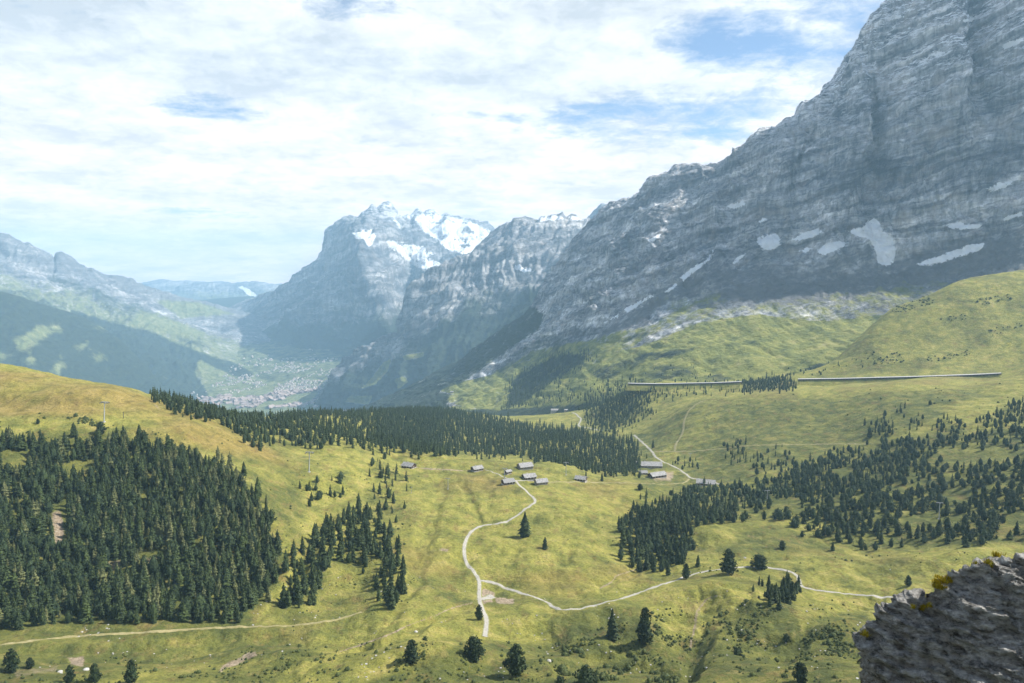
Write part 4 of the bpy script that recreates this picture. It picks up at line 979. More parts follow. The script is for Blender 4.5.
shrubs([(460,500),(700,500),(700,570),(460,570)], 50, (.4, 1.), .15)
shrubs([(560,640),(600,660),(660,668),(700,683),(560,690)], 80, (1.2, 3.2), 0)
for q_, n_ in (([(893,302),(912,296),(936,296),(932,304),(905,312),(892,312)], 70), ([(975,300),(1010,294),(1016,298),(980,306)], 25), ([(925,358),(968,350),(970,355),(930,364)], 30), ([(862,352),(900,352),(905,362),(868,366)], 45), ([(985,330),(1024,322),(1024,328),(990,336)], 20), ([(940,318),(968,314),(966,320),(942,324)], 15)): shrubs(q_, n_, (1.6, 3.6), -.6)  # leading clumps stand in for dark rock ledges; the rest are bushes
shrubs([(800,600),(860,600),(860,650),(820,660)], 60, (.5, 1.4), 0)
vs, fs, k = [], [], 0
for i, (x, y, z, s) in enumerate(its):
    v, f = SH[i % 5]; vs.append(v*[s*rng.uniform(.9, 1.6), s*rng.uniform(.9, 1.4), s]+[x, y, z-.15*s]); fs.append(f+k); k += len(v)
o = mesh_obj('undergrowth', np.concatenate(vs), np.concatenate(fs), M['shrub']); tag(o, 'low heath shrubs and tussocks dotting the meadows', None, None, 'stuff')
# separate bushes big enough to point at
for a, b, hp, lab in [(737,655,10,'round green bush left of the ravine near the bottom'), (560,683,10,'dark bush at the bottom edge under the pair of trees'), (585,683,22,'spreading dark bush at the bottom edge, larger one'),(425,640,5,'tiny bush on the meadow above the widest low pine'), (786,640,8,'dark bush in the ravine right of the knoll grove')]:
    h_ = hit(a, b); p = h_[0]; H = hp/F*p.y
    v, f = pine_mesh(int(a), 1., .62, 40, 9, 0.)
    o = mesh_obj('bush', v, f, M['pine']); o.location = p-Vector((0, 0, .15*H)); o.scale = (H, H, H); tag(o, lab, 'bush')
# ================================================================== roads and paths
def ribbon(name, pts, width, mat, label, lift=.22, names=('terrain',), n_px=3., taper=False):
    pts = np.asarray(pts, float); d = np.r_[0, np.cumsum(np.hypot(*np.diff(pts, axis=0).T))]
    q = np.linspace(0, d[-1], int(d[-1]/n_px)+2); c = hermite(d, pts, q)
    W_ = []
    for a, b in c:
        h = hit(a, b, names)
        if h: W_.append(np.array(h[0]))
    W_ = np.array(W_)
    # drop jumps, smooth, resample in the world
    keep = [0]
    for i in range(1, len(W_)):
        if np.linalg.norm(W_[i]-W_[keep[-1]]) < 160: keep.append(i)
    W_ = W_[keep]
    for _ in range(3): W_[1:-1] = (W_[:-2]+W_[1:-1]*2+W_[2:])/4
    s = np.r_[0, np.cumsum(np.linalg.norm(np.diff(W_[:, :2], axis=0), axis=1))]
    s, ui = np.unique(s, return_index=True); W_ = W_[ui]
    q = np.arange(0, s[-1], 1.6); L_ = np.stack([np.interp(q, s, W_[:, k]) for k in range(2)], -1)
    for _ in range(4): L_[1:-1] = (L_[:-2]+L_[1:-1]*2+L_[2:])/4
    t = np.gradient(L_, axis=0); t /= np.linalg.norm(t, axis=1)[:, None]; nrm = np.stack([-t[:, 1], t[:, 0]], -1)
    wv = width*(1+.22*fbm(L_[:, 0], L_[:, 1], 3, 9, 3))
    K = 7; off = np.linspace(-.5, .5, K); V_ = np.zeros((len(L_), K, 3))
    for k in range(K):
        xy = L_+nrm*(off[k]*wv)[:, None]
        if k in (0, K-1): xy = xy+nrm*(np.sign(off[k])*.25*np.abs(fbm(L_[:, 0]*3, L_[:, 1]*3, k*7, 5, 2)))[:, None]*2
        for i, (x, y) in enumerate(xy):
            z_ = down(x, y); V_[i, k] = (x, y, (z_[0].z if z_ else CZ-250)+lift*(1 if 0 < k < K-1 else .1))
    # keep the middle of the road level across
    o = mesh_obj(name, V_, grid_faces(*V_.shape[:2]), mat, smooth=True); tag(o, label, None, None, 'structure')
    attr(o, 'cover', np.broadcast_to((np.abs(off)*2)[None, :, None], V_.shape[:2]+(3,))); return o
R2 = [(485,637),(486,628),(487,620),(483,611),(480,603),(479,594),(479.6,581),(473.6,572),(465,560),(464,547),(468.6,535),(477,527),(487,525),(503.6,523),(513.7,518),(527,508),(537,500.6),(534,498),(528,493),(524,489),(519,485),(515,480)]
ribbon('gravel_road', R2, 4.0, M['gravel'], 'pale gravel road curving up the alp to the chalets')
ribbon('gravel_road', [(480,581),(487,581),(507,588.5),(527,595),(547,602),(553,607),(559,610),(574,609.5),(600,604),(627,597),(654,587.5),(682,578.5),(702,572),(725,569),(749,567),(772,568),(786,571),(797,574),(799,579),(799,585),(815,590),(849,594),(882,597),(909,598),(925,599)], 3.6, M['gravel'], 'pale gravel road running right past the knoll')
ribbon('gravel_road', [(480,600),(490,597),(493,596)], 9, M['gravel'], 'gravel lay-by at the road fork')
ribbon('gravel_road', [(724,487),(716,483),(710,481),(702,479),(696,479),(690,478.5),(686,474),(677,468),(665,462.5),(655,457.6),(653,452),(646,446),(640,440),(634,435)], 4.8, M['gravel'], 'pale farm road coming down the side valley')
ribbon('gravel_path', [(689,479),(684,483),(670,484),(657,484),(628,483),(600,482.5),(579,482),(545,482)], 3.0, M['track'], 'thin path along the back of the alp')
ribbon('gravel_path', [(515,480),(506,478.5),(498,474),(492,471.5),(485,470)], 2.4, M['gravel'], 'thin path between the chalets')
ribbon('gravel_path', [(512,481),(522,480.5),(535,481),(548,482)], 2.2, M['gravel'], 'footpath linking the chalets')
ribbon('gravel_path', [(675,451),(675,445),(680,438),(683.5,431),(683.5,423),(688,412),(698,403),(706,400)], 4.0, M['track'], 'dirt path climbing the round hump')
ribbon('gravel_path', [(655,451.5),(677,451.5),(708,450),(727,448),(751,445.5),(790,444.5),(828,444),(869,444)], 3.2, M['track'], 'path crossing below the round hump')
ribbon('gravel_path', [(602,431),(590,428),(577,426),(580,421),(583,419.5),(575,414.6),(569,411),(552,410.5)], 6, M['gravel'], 'far bend of the valley road', names=('terrain', 'mountain'))
ribbon('grass_track', [(0,645),(67,637),(150,632),(234,627),(284,626),(334,620),(362,612)], 2.6, M['track'], 'faint grassy track below the left wood')
# ================================================================== chalets
def gable(L, Wd, Hw, Hr, over=.9, th=.28):
    """two sloping roof slabs with overhang"""
    m = MB(); x0, x1 = -L/2-over, L/2+over; hy = Wd/2+over; sl = Hr/(Wd/2); ze = Hw-over*sl
    for s in (-1, 1):
        a = [(x0, s*hy, ze), (x1, s*hy, ze), (x1, 0, Hw+Hr), (x0, 0, Hw+Hr)]
        m.add([*a, *[(p[0], p[1], p[2]+th) for p in a]], [(0, 1, 2, 3), (7, 6, 5, 4), (0, 4, 5, 1), (1, 5, 6, 2), (2, 6, 7, 3), (3, 7, 4, 0)])
    return m
def chalet(px_, py_, wpx, rot, label, L=None, ratio=.72, hw=2.7, roofm='roof', wallm='wood', chim=True, name='chalet', group='chalets on the alp', nwin=3, pitch=.60):
    h = hit(px_, py_); p = h[0]; Wm = wpx*.92/F*p.y
    L = Wm/(abs(math.cos(rot))+ratio*abs(math.sin(rot))) ; B = L*ratio; Hr = B/2*pitch
    zs = [down(p.x+dx*B/2, p.y+dy*B/2) for dx in (-1, 1) for dy in (-1, 1)]; zb = min(z_[0].z for z_ in zs if z_); zt = max(z_[0].z for z_ in zs if z_)
    e = empty(name, (p.x, p.y, (zb+zt)/2), rot, label, 'chalet' if name == 'chalet' else 'barn' if name == 'barn' else 'building', group)
    m = MB(); m.box(-L/2-.1, L/2+.1, -B/2-.1, B/2+.1, -2.2-(zt-zb)/2, 1.1); m.build('foundation', M['stone'], e)
    m = MB(); x, y = L/2, B/2; z0 = 1.1
    m.add([(-x,-y,z0),(x,-y,z0),(x,y,z0),(-x,y,z0),(-x,-y,hw+1.1),(x,-y,hw+1.1),(x,y,hw+1.1),(-x,y,hw+1.1),(-x,0,hw+1.1+Hr),(x,0,hw+1.1+Hr)],
          [(0,3,2,1),(0,1,5,4),(2,3,7,6),(1,2,6,9,5),(3,0,4,8,7),(4,5,9,8),(6,7,8,9)]); m.build('wall', M[wallm], e)
    g = gable(L, B, hw+1.12, Hr); rf = g.build('roof', M[roofm], e)
    if chim: c = MB(); c.box(-L*.18, -L*.18+.9, .5, 1.3, hw+Hr*.6, hw+1.1+Hr+1.0); c.build('chimney', M['stone'], rf)
    for s in (-1, 1):
        for i in range(nwin):
            cx_ = (-.5+(i+.5)/nwin)*L*.85
            w = MB(); w.box(cx_-.62, cx_+.62, s*(B/2+.02)-.06, s*(B/2+.02)+.06, 1.7, 3.0); wo = w.build('window', M['white'], e)
            q_ = MB(); q_.box(cx_-.45, cx_+.45, s*(B/2+.10)-.03, s*(B/2+.10)+.03, 1.85, 2.85); q_.build('pane', M['glass'], wo)
        w = MB(); w.box(s*(L/2+.03)-.06, s*(L/2+.03)+.06, -1.9, -.8, 1.8, 3.0); wo = w.build('window', M['white'], e)
        q_ = MB(); q_.box(s*(L/2+.11)-.03, s*(L/2+.11)+.03, -1.75, -.95, 1.95, 2.85); q_.build('pane', M['glass'], wo)
    d = MB(); d.box(L/2+.02, L/2+.14, .4, 1.5, .2, 2.4); d.build('door', M['wood2'], e)
    return e
chalet(409,468,16,R(-28),'grey-roofed chalet standing apart at the left end of the alp, dark gable forward')
chalet(477,471,14,R(34),'low chalet with a dirt yard between the leftmost one and the cluster', hw=2.4)
chalet(508,474,8,R(40),'smallest chalet of the cluster with a pale roof', nwin=2)
chalet(525,468,18,R(24),'largest pale-roofed chalet at the back against the dark wood', wallm='wood2')
chalet(508,484,15,R(26),'dark-walled chalet at the end of the gravel road beside the lift mast', roofm='roof_dark')
chalet(529,479,16,R(22),'pale-roofed chalet in the middle of the cluster, right of the road end')
chalet(541,484,15,R(20),'pale chalet in front, right of the middle one', wallm='wood2')
chalet(581,481,14,R(-24),'rightmost chalet with a whitish roof near the edge of the wood')
chalet(649,467,28,R(-4),'long low farm barn with a grey roof beside the side-valley road', ratio=.40, hw=3.4, wallm='wood2', name='barn', group='farm buildings', nwin=6)
chalet(657,477,21,R(26),'farm barn set at an angle below the long one, pale roof', ratio=.5, hw=3.2, name='barn', group='farm buildings', nwin=4)
chalet(643,474,9,R(5),'small dark shed left of the angled barn', hw=2.2, roofm='roof_dark', name='barn', group='farm buildings', chim=False, nwin=2)
chalet(706,485,22,R(-18),'pale broad-roofed barn half hidden by trees at the foot of the farm road', ratio=.55, name='barn', group='farm buildings', chim=False, nwin=4)
chalet(556,411,11,R(2),'distant long pale inn on the far meadow', ratio=.4, wallm='stone', name='inn', group='inn on the far meadow', nwin=4)
chalet(566,411,4,R(10),'tiny hut right of the distant inn', name='inn', group='inn on the far meadow', chim=False, nwin=1)
chalet(452,393,3.5,R(0),'tiny distant hut on the far clearing', name='hut', group='huts on far clearings', chim=False, nwin=1)
# ================================================================== railway gallery
def rail_line(pts, zoff=0.):
    W_ = []
    for a, b, Y_ in pts: W_.append(P(a, b, Y_))
    W_ = np.array(W_); s = np.r_[0, np.cumsum(np.linalg.norm(np.diff(W_, axis=0), axis=1))]; q = np.arange(0, s[-1], 6.); return hermite(s, W_, q)
def gallery(pts, label):
    C_ = rail_line(pts); t = np.gradient(C_[:, :2], axis=0); t /= np.linalg.norm(t, axis=1)[:, None]; n = np.stack([t[:, 1], -t[:, 0]], -1)   # n points to the viewer side
    mid = C_[len(C_)//2]; e = empty('railway_gallery', tuple(mid), 0, label, 'railway gallery', 'railway galleries on the hillside')
    def strip(name, prof, mat):
        V_ = np.zeros((len(C_), len(prof), 3))
        for k, (o_, z_) in enumerate(prof): V_[:, k, :2] = C_[:, :2]+n*o_; V_[:, k, 2] = C_[:, 2]+z_
        return mesh_obj(name, V_-mid, grid_faces(*V_.shape[:2]), mat, e)
    strip('roof', [(3.4, 3.3), (3.6, 3.7), (-3.5, 4.4), (-3.5, 4.0), (3.4, 3.3)], M['concrete'])
    strip('wall', [(-3.2, -4), (-3.2, 4.0), (-3.6, 4.0), (-3.6, -4)], M['wood2'])
    strip('base', [(24, -13), (4.2, -.4), (3.2, .1), (-3.2, .1)], M['meadow'])
    m = MB()
    for i in range(0, len(C_)):
        b = C_[i]-mid; x, y = b[:2]+n[i]*2.9; m.box(x-.5, x+.5, y-.4, y+.4, b[2]+.2, b[2]+3.35)
    o = m.build('pillar', M['shade_wood'], e); o['kind'] = 'stuff'
gallery([(628,384.5,1880),(655,385,1850),(690,384.5,1790),(715,384,1750),(742,383,1710)], 'long pale railway gallery across the hillside, the left and lower stretch')
gallery([(798,380.5,1600),(840,380,1560),(880,379,1520),(920,378,1490),(950,377,1470),(982,375.8,1450),(1004,374.6,1430)], 'long pale railway gallery above the round hump, the right and higher stretch')
# ================================================================== chairlift masts
def mast(px_, py_, hpx, label, rz=R(80), lean=0., chair=False):
    p = hit(px_, py_)[0]; H = hpx/F*p.y; e = empty('lift_mast', tuple(p), rz, label, 'lift mast', 'chairlift masts')
    k = H/14
    m = MB(); m.tube((0, 0, -1), (lean*H, 0, H), .42*k, .26*k, 10); m.build('pole', M['steel'], e)
    m = MB(); m.box(lean*H-.2*k, lean*H+.2*k, -2.6*k, 2.6*k, H-.1, H+.35*k); m.box(lean*H-.5*k, lean*H+.5*k, -.5*k, .5*k, H-.9*k, H-.1); m.build('crossarm', M['steel'], e)
    for s in (-1, 1):
        m = MB(); m.box(lean*H-1.9*k, lean*H+1.9*k, s*2.5*k-.12, s*2.5*k+.12, H-.45*k, H-.15*k)
        for j in range(6):
            x = lean*H+(-1.6+.64*j)*k; m.tube((x, s*2.5*k-.15*k, H-.55*k), (x, s*2.5*k+.15*k, H-.55*k), .26*k, n=10)
        m.build('wheel_assembly', M['steel_dark'], e)
    m = MB(); m.box(-.9*k, .9*k, -.9*k, .9*k, -1.2, .25*k); m.build('footing', M['concrete'], e)
mast(104, 422, 20, 'tall lift mast leaning on the golden slope above the left wood', lean=.10)
mast(309, 472, 20, 'pale lift mast on the slope right of the left wood', lean=.10)
mast(448, 489, 11, 'lift mast standing in the open alp below the first chalets')
mast(504.5, 481, 13, 'dark lift mast rising between the chalets')
mast(566, 475, 13, 'lift mast at the rim of the alp in front of the dark wood')
mast(411.5, 493, 6, 'short mast on the alp left of the road bend')
mast(939, 519, 17, 'pale lift mast among the trees on the right plateau')
mast(767, 504, 14, 'lift mast among the trees at the left of the plateau')
mast(690, 462, 9, 'small mast beside the farm road')
p = hit(123.5, 418)[0]; e = empty('marker_post', tuple(p), 0, 'short dark post standing alone on the golden slope right of the tall mast', 'post')
m = MB(); m.tube((0, 0, -.5), (0, 0, 6.0), .34, .28, 8); m.build('shaft', M['steel_dark'], e); m = MB(); m.box(-.6, .6, -.2, .2, 5.9, 6.4); m.build('cap', M['steel_dark'], e)
# ================================================================== boulders
def boulder(p, s, seed, label):
    bm = bmesh.new(); bmesh.ops.create_icosphere(bm, subdivisions=3, radius=1); c = np.array([v.co for v in bm.verts])
    n_ = fbm(c[:, 0]+seed, c[:, 1], c[:, 2], 1.1, 3)
    for v, k in zip(bm.verts, n_): v.co *= (1+.45*float(k)); v.co.z *= .7
    me = bpy.data.meshes.new('boulder'); bm.to_mesh(me); bm.free(); me.materials.append(M['stone2']); o = bpy.data.objects.new('boulder', me); COL.objects.link(o)
    o.location = p; o.scale = (s, s, s); return tag(o, label, 'boulder')
import bmesh
M['stone2'] = flat('pale_boulder', (.40, .385, .36), .9, 1.2)
for a, b, s, lab in [(645,567,1.6,'pale boulder beside the foot of the tight dark grove'), (654,566,1.9,'larger pale boulder right of the one by the dark grove'), (549,661,1.3,'pale boulder on the lower meadow right of the biggest pine'), (416,632,1.2,'small pale boulder beside the eroded ditch'), (124,621,1.3,'grey boulder under the edge of the left wood'),
                     (86,670,1.6,'pale boulder on the stony bank bottom left'), (60,672,1.3,'grey boulder at the left of the stony bank'), (745,558,1.2,'pale boulder at the meadow edge above the road')]:
    h = hit(a, b, ('terrain',)); boulder(h[0], s, a, lab)
sv, sf, k = [], [], 0
for _ in range(900):
    a, b = rng.uniform(0, 1000), 560+120*rng.random()**.6
    h = hit(a, b, ('terrain',))
    if not h: continue
    p = np.array(h[0])
    if float(fbm(p[:1], p[1:2], 4, 30, 3)[0]) < .12: continue
    s = rng.uniform(.2, .6); o8 = np.array([(x, y, z) for x in (-1, 1) for y in (-1, 1) for z in (-.6, .8)])*s*rng.uniform(.6, 1.2, (8, 3)); sv.append(o8+p)
    sf.append(np.array([(0, 1, 3, 2), (4, 6, 7, 5), (0, 4, 5, 1), (2, 3, 7, 6), (1, 5, 7, 3)])+k); k += 8
tag(mesh_obj('stones', np.concatenate(sv), np.concatenate(sf), M['stone2']), 'small pale stones strewn over the lower pasture', None, None, 'stuff')
# ================================================================== village in the deep valley
vil = MB(); n = 0; HR = []
for _ in range(9000):
    if n >= 1000: break
    a = rng.normal(275, 42); b = rng.normal(386, 15)
    if not (185 < a < 400 and 345 < b < 408): continue
    h = hit(a, b, (vly.name,))
    if not h: continue
    p = h[0]
    if float(fbm(np.array([p.x]), np.array([p.y]), 0, 420, 3)[0]) < .0: continue
    w_ = rng.uniform(12, 24); HR.append((p.x, p.y, p.z, w_, w_*rng.uniform(.6, .9), rng.uniform(7, 12), rng.uniform(0, 3.1))); n += 1
def house_geo(L, B, H):
    x, y, r_ = L/2, B/2, H*.35
    w = ([(-x,-y,-6),(x,-y,-6),(x,y,-6),(-x,y,-6),(-x,-y,H),(x,-y,H),(x,y,H),(-x,y,H),(-x,0,H+r_),(x,0,H+r_)], [(0,1,5,4),(2,3,7,6),(1,2,6,9,5),(3,0,4,8,7)])
    q_ = ([(-x-1,-y-1,H-.4),(x+1,-y-1,H-.4),(x+1,0,H+r_+.3),(-x-1,0,H+r_+.3),(x+1,y+1,H-.4),(-x-1,y+1,H-.4)], [(0,1,2,3),(3,2,4,5)])
    return w, q_
HR.sort(key=lambda t: t[1]); SRC_H = None
M['vroof'] = flat('village_roof', (.34, .27, .24)); M['vwall'] = flat('village_wall', (.66, .63, .58))
w, q_ = house_geo(1., .75, .55)
vs, fs, mi = [], [], []
for i, (x, y, z, L, B, H, a) in enumerate(HR):
    if i < 300:
        if SRC_H is None:
            o = mesh_obj('village_house', w[0]+q_[0], [tuple(f) for f in w[1]]+[tuple(k+len(w[0]) for k in f) for f in q_[1]], [M['vwall'], M['vroof']], mi=[0]*len(w[1])+[1]*len(q_[1])); SRC_H = o
        else: o = SRC_H.copy(); COL.objects.link(o)
        o.location = (x, y, z); o.rotation_euler = (0, 0, a); o.scale = (L, B/.75, H/.55); o.scale[2] = H/.55
        o['label'] = 'tiny pale house of the village deep in the valley'; o['category'] = 'house'; o['group'] = 'houses of the valley village'
        continue
    ww, qq_ = house_geo(L, B, H); c, s = math.cos(a), math.sin(a)
    for k_, (vv_, ff_) in enumerate((ww, qq_)):
        b0 = len(vs); vs += [(x+p[0]*c-p[1]*s, y+p[0]*s+p[1]*c, z+p[2]) for p in vv_]; fs += [tuple(b0+i_ for i_ in f) for f in ff_]; mi += [k_]*len(ff_)
if vs: tag(mesh_obj('village', vs, fs, [M['vwall'], M['vroof']], mi=mi), 'pale scattered rooftops of the village deep in the valley', None, None, 'stuff')
# ================================================================== dark crag at the lower right
SK = [(930,980),(895,800),(876,700),(870,668),(862,645),(865,628),(878,613),(893,605),(902,599),(915,597),(925,600),(932,592),(938,583),(944,577),(952,574),(962,568),(975,566),(988,567),(1000,562),(1012,560),(1024,557),(1060,548),(1120,535),(1200,530),(1300,535)]
_L = np.r_[0, np.cumsum([math.hypot(b[0]-a[0], b[1]-a[1]) for a, b in zip(SK[:-1], SK[1:])])]; _L /= _L[-1]
U = np.linspace(0, 1, 640); Vn = np.linspace(0, 1, 380)
skx = np.interp(U, _L, [a for a, b in SK]); sky_ = np.interp(U, _L, [b for a, b in SK])
g = np.zeros((len(Vn)+60, len(U), 3))
Ytop = 15-3.0*U
top0 = P(skx, sky_, Ytop)
for i, w_ in enumerate(Vn):                          # front wall, from deep below up to the brow
    dn = (1-w_)
    fwd = 1.9*(1-math.exp(-2.6*dn))+1.2*dn
    g[i] = top0+np.stack([.9*dn*np.exp(-U*4), np.full(len(U), -fwd), -dn*8.0*(1-.15*U)], -1)
top = g[len(Vn)-1].copy()
for j in range(60):                                  # the back falls away from the brow
    t_ = (j+1)/60; g[len(Vn)+j] = top+np.stack([9*t_*top[:, 0]/top[:, 1]*1.12+.3*t_, np.full(len(U), 9*t_), -12*t_**1.3-1.2*t_-.0*U], -1)
N = normals(g); N = N*np.sign(np.where(np.abs(N[..., 1:2]) < .05, 1, -N[..., 1:2])) if False else N
gx, gy, gz = g[..., 0], g[..., 1], g[..., 2]
d = .24*fbm(gx, gy, gz*1.5, 1.7, 5, .65)+.16*(fbm(gx+gz*.4, gy, gz*1.9, .55, 4, .6, True)-.3)+.07*fbm(gx, gy, gz*1.6, .16, 4, .7)
d = d+.13*np.tanh(4*fbm(gx*.4-gz*.3, gy*.4, gz*1.8+gx*.5, .42, 4))
g2 = g+N*d[..., None]
crag = mesh_obj('rock_crag', g2, grid_faces(*g.shape[:2]), M['crag'], smooth=False); tag(crag, 'dark rugged rock outcrop filling the lower right corner, lichen on top', 'rock outcrop')
cb_ = BVHTree.FromObject(crag, bpy.context.evaluated_depsgraph_get())
def herb(seed):
    g_ = np.random.default_rng(seed); v = []; f = []
    for i in range(70):
        a = g_.uniform(0, 6.28); l = g_.uniform(.5, 1.1); t_ = g_.uniform(.1, .9); b_ = np.array([g_.normal(0, .25), g_.normal(0, .25), 0]); e_ = b_+np.array([math.cos(a)*t_*l, math.sin(a)*t_*l, l*(1.1-t_*.6)]); s_ = np.array([-math.sin(a), math.cos(a), 0])*.07; m_ = (b_+e_)/2
        k = len(v); v += [b_, m_+s_, e_, m_-s_]; f.append((k, k+1, k+2, k+3))
    return np.array(v), np.array(f)
HERB = [herb(i) for i in range(3)]
vs, fs, k = [], [], 0
for cx0, cy0, n_, sp_ in [(938, 586, 12, 4), (944, 580, 8, 4), (922, 606, 7, 4), (996, 566, 4, 9), (868, 634, 2, 2)]:
    for _ in range(n_):
        a, b = rng.normal(cx0, sp_), rng.normal(cy0, sp_*.5)
        dd = (Vector(P(a, b, 1000.))-CAMV).normalized(); h = cb_.ray_cast(CAMV, dd)
        if h[0] is None: continue
        v, f = HERB[_ % 3]; s = rng.uniform(.06, .15); vs.append(v*s+np.array(h[0])-[0, 0, .02]); fs.append(f+k); k += len(v)
if vs: tag(mesh_obj('herbs', np.concatenate(vs), np.concatenate(fs), M['lichen']), 'yellow-green herbs growing on the brow of the dark crag', None, None, 'stuff')
HAZE_D = 6.2e-5; HAZE_C = (.45, .74, 1.0, 1)
# ================================================================== camera, light, sky, air
cam = bpy.data.objects.new('camera', bpy.data.cameras.new('camera')); COL.objects.link(cam)
cam.location = (0, 0, CZ); cam.rotation_euler = (math.pi/2-PITCH, 0, 0)
cam.data.sensor_width = 36; cam.data.lens = F/1024*36; cam.data.clip_start = .5; cam.data.clip_end = 90000
SC.camera = cam
SUN_EL, SUN_AZ = R(46), R(80)                       # azimuth from +Y towards +X
sd = Vector((math.sin(SUN_AZ)*math.cos(SUN_EL), math.cos(SUN_AZ)*math.cos(SUN_EL), math.sin(SUN_EL)))
sun = bpy.data.objects.new('sun', bpy.data.lights.new('sun', 'SUN')); COL.objects.link(sun)
sun.data.energy = 5.0; sun.data.angle = R(.5); sun.data.color = (1, .955, .88)
sun.rotation_euler = sd.to_track_quat('Z', 'Y').to_euler(); sun.location = (0, 0, 2000)
W = bpy.data.worlds.new('World'); SC.world = W; W.use_nodes = True
nt = W.node_tree; nd = nt.nodes; bg = nd['Background']; out = nd['World Output']
def wn(t, **k):
    x = nd.new(t)
    for a, b in k.items(): setattr(x, a, b)
    return x
def wl(a, b):
    if isinstance(a, bpy.types.NodeSocket): nt.links.new(a, b)
    else: b.default_value = a
def wm(op, a, b=0., c=None):
    x = wn('ShaderNodeMath', operation=op); wl(a, x.inputs[0]); wl(b, x.inputs[1]); return x.outputs[0]
def wr(f, a, b, c=0., d=1., smooth=False):
    x = wn('ShaderNodeMapRange', interpolation_type='SMOOTHSTEP' if smooth else 'LINEAR'); wl(f, x.inputs[0])
    for i, q_ in enumerate((a, b, c, d)): x.inputs[i+1].default_value = q_
    return x.outputs[0]
sky = wn('ShaderNodeTexSky', sky_type='NISHITA'); sky.sun_disc = False; sky.sun_elevation = SUN_EL; sky.sun_rotation = SUN_AZ
sky.altitude = 1500; sky.air_density = 1.0; sky.dust_density = .6; sky.ozone_density = 1.3
tc = wn('ShaderNodeTexCoord'); sp = wn('ShaderNodeSeparateXYZ'); wl(tc.outputs['Generated'], sp.inputs[0])
den = wm('ADD', wm('MAXIMUM', sp.outputs[2], 0.), .16)
cx = wm('DIVIDE', sp.outputs[0], den); cy = wm('DIVIDE', sp.outputs[1], den)
cv = wn('ShaderNodeCombineXYZ'); wl(cx, cv.inputs[0]); wl(cy, cv.inputs[1])
def wnoise(scale, det, rough, off, sc=(1, 1, 1), dist=0.):
    mp = wn('ShaderNodeMapping'); mp.inputs['Location'].default_value = off; mp.inputs['Scale'].default_value = sc; wl(cv.outputs[0], mp.inputs[0])
    x = wn('ShaderNodeTexNoise'); x.inputs['Scale'].default_value = scale; x.inputs['Detail'].default_value = det; x.inputs['Roughness'].default_value = rough; x.inputs['Distortion'].default_value = dist
    wl(mp.outputs[0], x.inputs['Vector']); return x.outputs['Fac']
n1 = wnoise(1.1, 10, .62, (3.1, 1.7, 0), (.8, 1.1, 1), .3); n2 = wnoise(3.8, 9, .68, (8, 2, 0), (.8, 1.2, 1), .3); n3 = wnoise(12, 8, .68, (1, 5, 0), (1, 1, 1), .5)
cov = wm('ADD', wm('MULTIPLY', n1, .36), wm('ADD', wm('MULTIPLY', n2, .40), wm('MULTIPLY', n3, .28)))
# openings in the cloud, as directions in the sky (x right, y ahead, z up)
def opening(px_, py_, rx, ry, amt):
    d = (P(px_, py_, 1000.)-np.array([0, 0, CZ])); d = d/np.linalg.norm(d)
    ax = wm('DIVIDE', wm('SUBTRACT', sp.outputs[0], float(d[0])), rx/F); az = wm('DIVIDE', wm('SUBTRACT', sp.outputs[2], float(d[2])), ry/F)
    r2 = wm('ADD', wm('MULTIPLY', ax, ax), wm('MULTIPLY', az, az))
    return wr(r2, 0, 1, amt, 0, True)
bias = None
for a in [(800,30,140,40,.115), (720,45,80,30,.08), (640,118,170,26,.09), (215,108,60,18,.14), (205,216,60,10,.09), (345,8,70,16,.10), (215,108,70,16,.04), (205,214,50,10,.05), (850,75,110,30,.06), (200,40,40,10,.04), (590,112,60,14,.08), (700,138,60,12,.06), (110,232,50,8,.05), (310,208,40,8,.07), (690,20,50,14,.06), (480,118,60,7,.07)]:
    o_ = opening(*a); bias = o_ if bias is None else wm('ADD', bias, o_)
for a in [(120,60,260,110,.07), (150,250,420,40,.14), (420,180,320,60,.06), (40,190,160,50,.08), (560,60,160,50,.04)]:
    bias = wm('SUBTRACT', bias, opening(*a))
bias = wm('ADD', bias, wr(sp.outputs[2], .52, .80, 0, .30, True)); cov = wm('SUBTRACT', cov, bias)  # cloud thinned overhead, outside the frame, to cut the ambient light
cf = wr(cov, .34, .50, 0, 1)
shade = wm('ADD', wm('MULTIPLY', wnoise(2.3, 7, .6, (4, 9, 0)), .45), wm('ADD', wm('MULTIPLY', n2, .3), wm('MULTIPLY', n3, .25)))
cr = wn('ShaderNodeValToRGB'); e = cr.color_ramp.elements; e[0].position = .42; e[0].color = (6.6, 7.0, 7.4, 1); e[1].position = .56; e[1].color = (10.6, 10.6, 10.5, 1); wl(shade, cr.inputs[0])
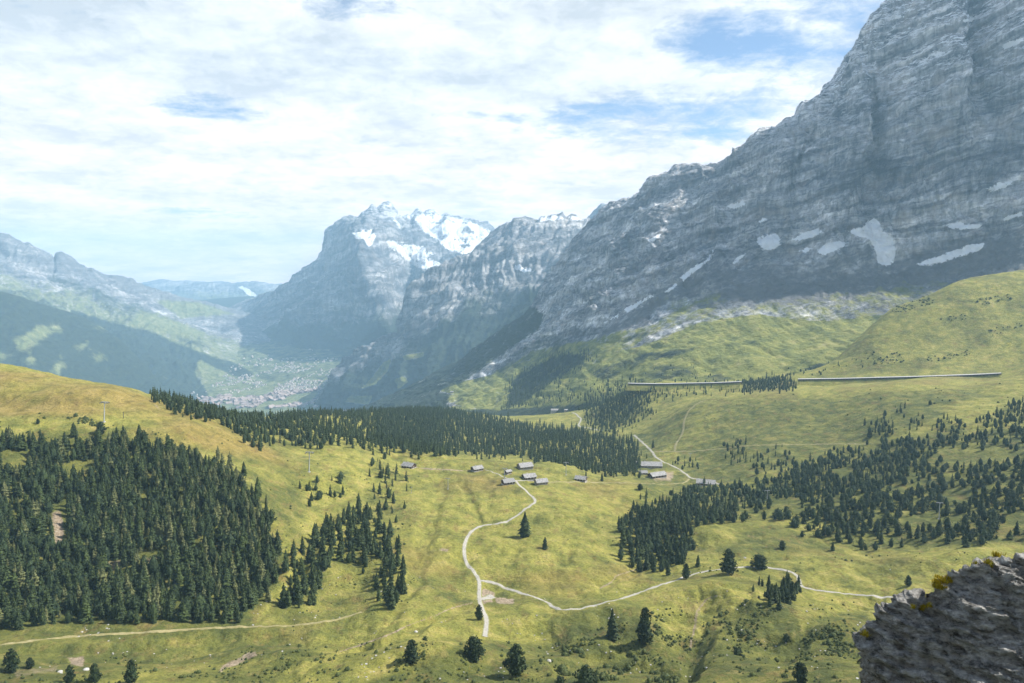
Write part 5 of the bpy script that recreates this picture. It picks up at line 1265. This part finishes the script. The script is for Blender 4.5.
mx = wn('ShaderNodeMix', data_type='RGBA'); wl(wm('MULTIPLY', cf, .96), mx.inputs[0]); vk_ = wn('ShaderNodeVectorMath', operation='SCALE'); wl(sky.outputs[0], vk_.inputs[0]); vk_.inputs[3].default_value = 1.45; wl(vk_.outputs[0], mx.inputs[6]); vm_ = wn('ShaderNodeVectorMath', operation='SCALE'); wl(cr.outputs[0], vm_.inputs[0]); wl(wr(sp.outputs[2], .02, .30, 1.30, 1.0, True), vm_.inputs[3]); tm_ = wn('ShaderNodeMix', data_type='RGBA'); wl(wr(sp.outputs[2], .02, .30, 1, 0, True), tm_.inputs[0]); tm_.inputs[6].default_value = (1, 1, 1, 1); tm_.inputs[7].default_value = (1.30, 1.0, .93, 1); vt_ = wn('ShaderNodeVectorMath', operation='MULTIPLY'); wl(vm_.outputs[0], vt_.inputs[0]); wl(tm_.outputs[2], vt_.inputs[1]); wl(vt_.outputs[0], mx.inputs[7])
wl(mx.outputs[2], bg.inputs['Color']); bg.inputs['Strength'].default_value = .060
W.cycles.sampling_method = 'MANUAL'; W.cycles.sample_map_resolution = 512
# haze
hb = MB(); hb.box(-24000, 24000, -24000, 24000, CZ-1421.5, CZ+1620)
HZ = bpy.data.materials.new('valley_haze'); HZ.use_nodes = True; t = HZ.node_tree; t.nodes.remove(t.nodes['Principled BSDF'])
pv = t.nodes.new('ShaderNodeVolumePrincipled'); pv.inputs['Density'].default_value = HAZE_D; pv.inputs['Color'].default_value = HAZE_C; pv.inputs['Anisotropy'].default_value = 0.
t.links.new(pv.outputs[0], t.nodes['Material Output'].inputs['Volume'])
if HAZE_D > 0:
    hz = hb.build('haze', HZ); tag(hz, 'pale blue mountain haze', None, None, 'stuff')
vs = SC.view_settings; SC.display_settings.display_device = 'sRGB'; vs.view_transform = 'Standard'; vs.look = 'None'; vs.gamma = 1; vs.exposure = 0.93; vs.use_curve_mapping = False
SC.cycles.use_denoising = True; SC.cycles.max_bounces = 4; SC.cycles.diffuse_bounces = 2; SC.cycles.volume_bounces = 1; SC.cycles.transparent_max_bounces = 8
SC.cycles.use_adaptive_sampling = True; SC.cycles.adaptive_threshold = .02
SC.cycles.caustics_reflective = False; SC.cycles.caustics_refractive = False
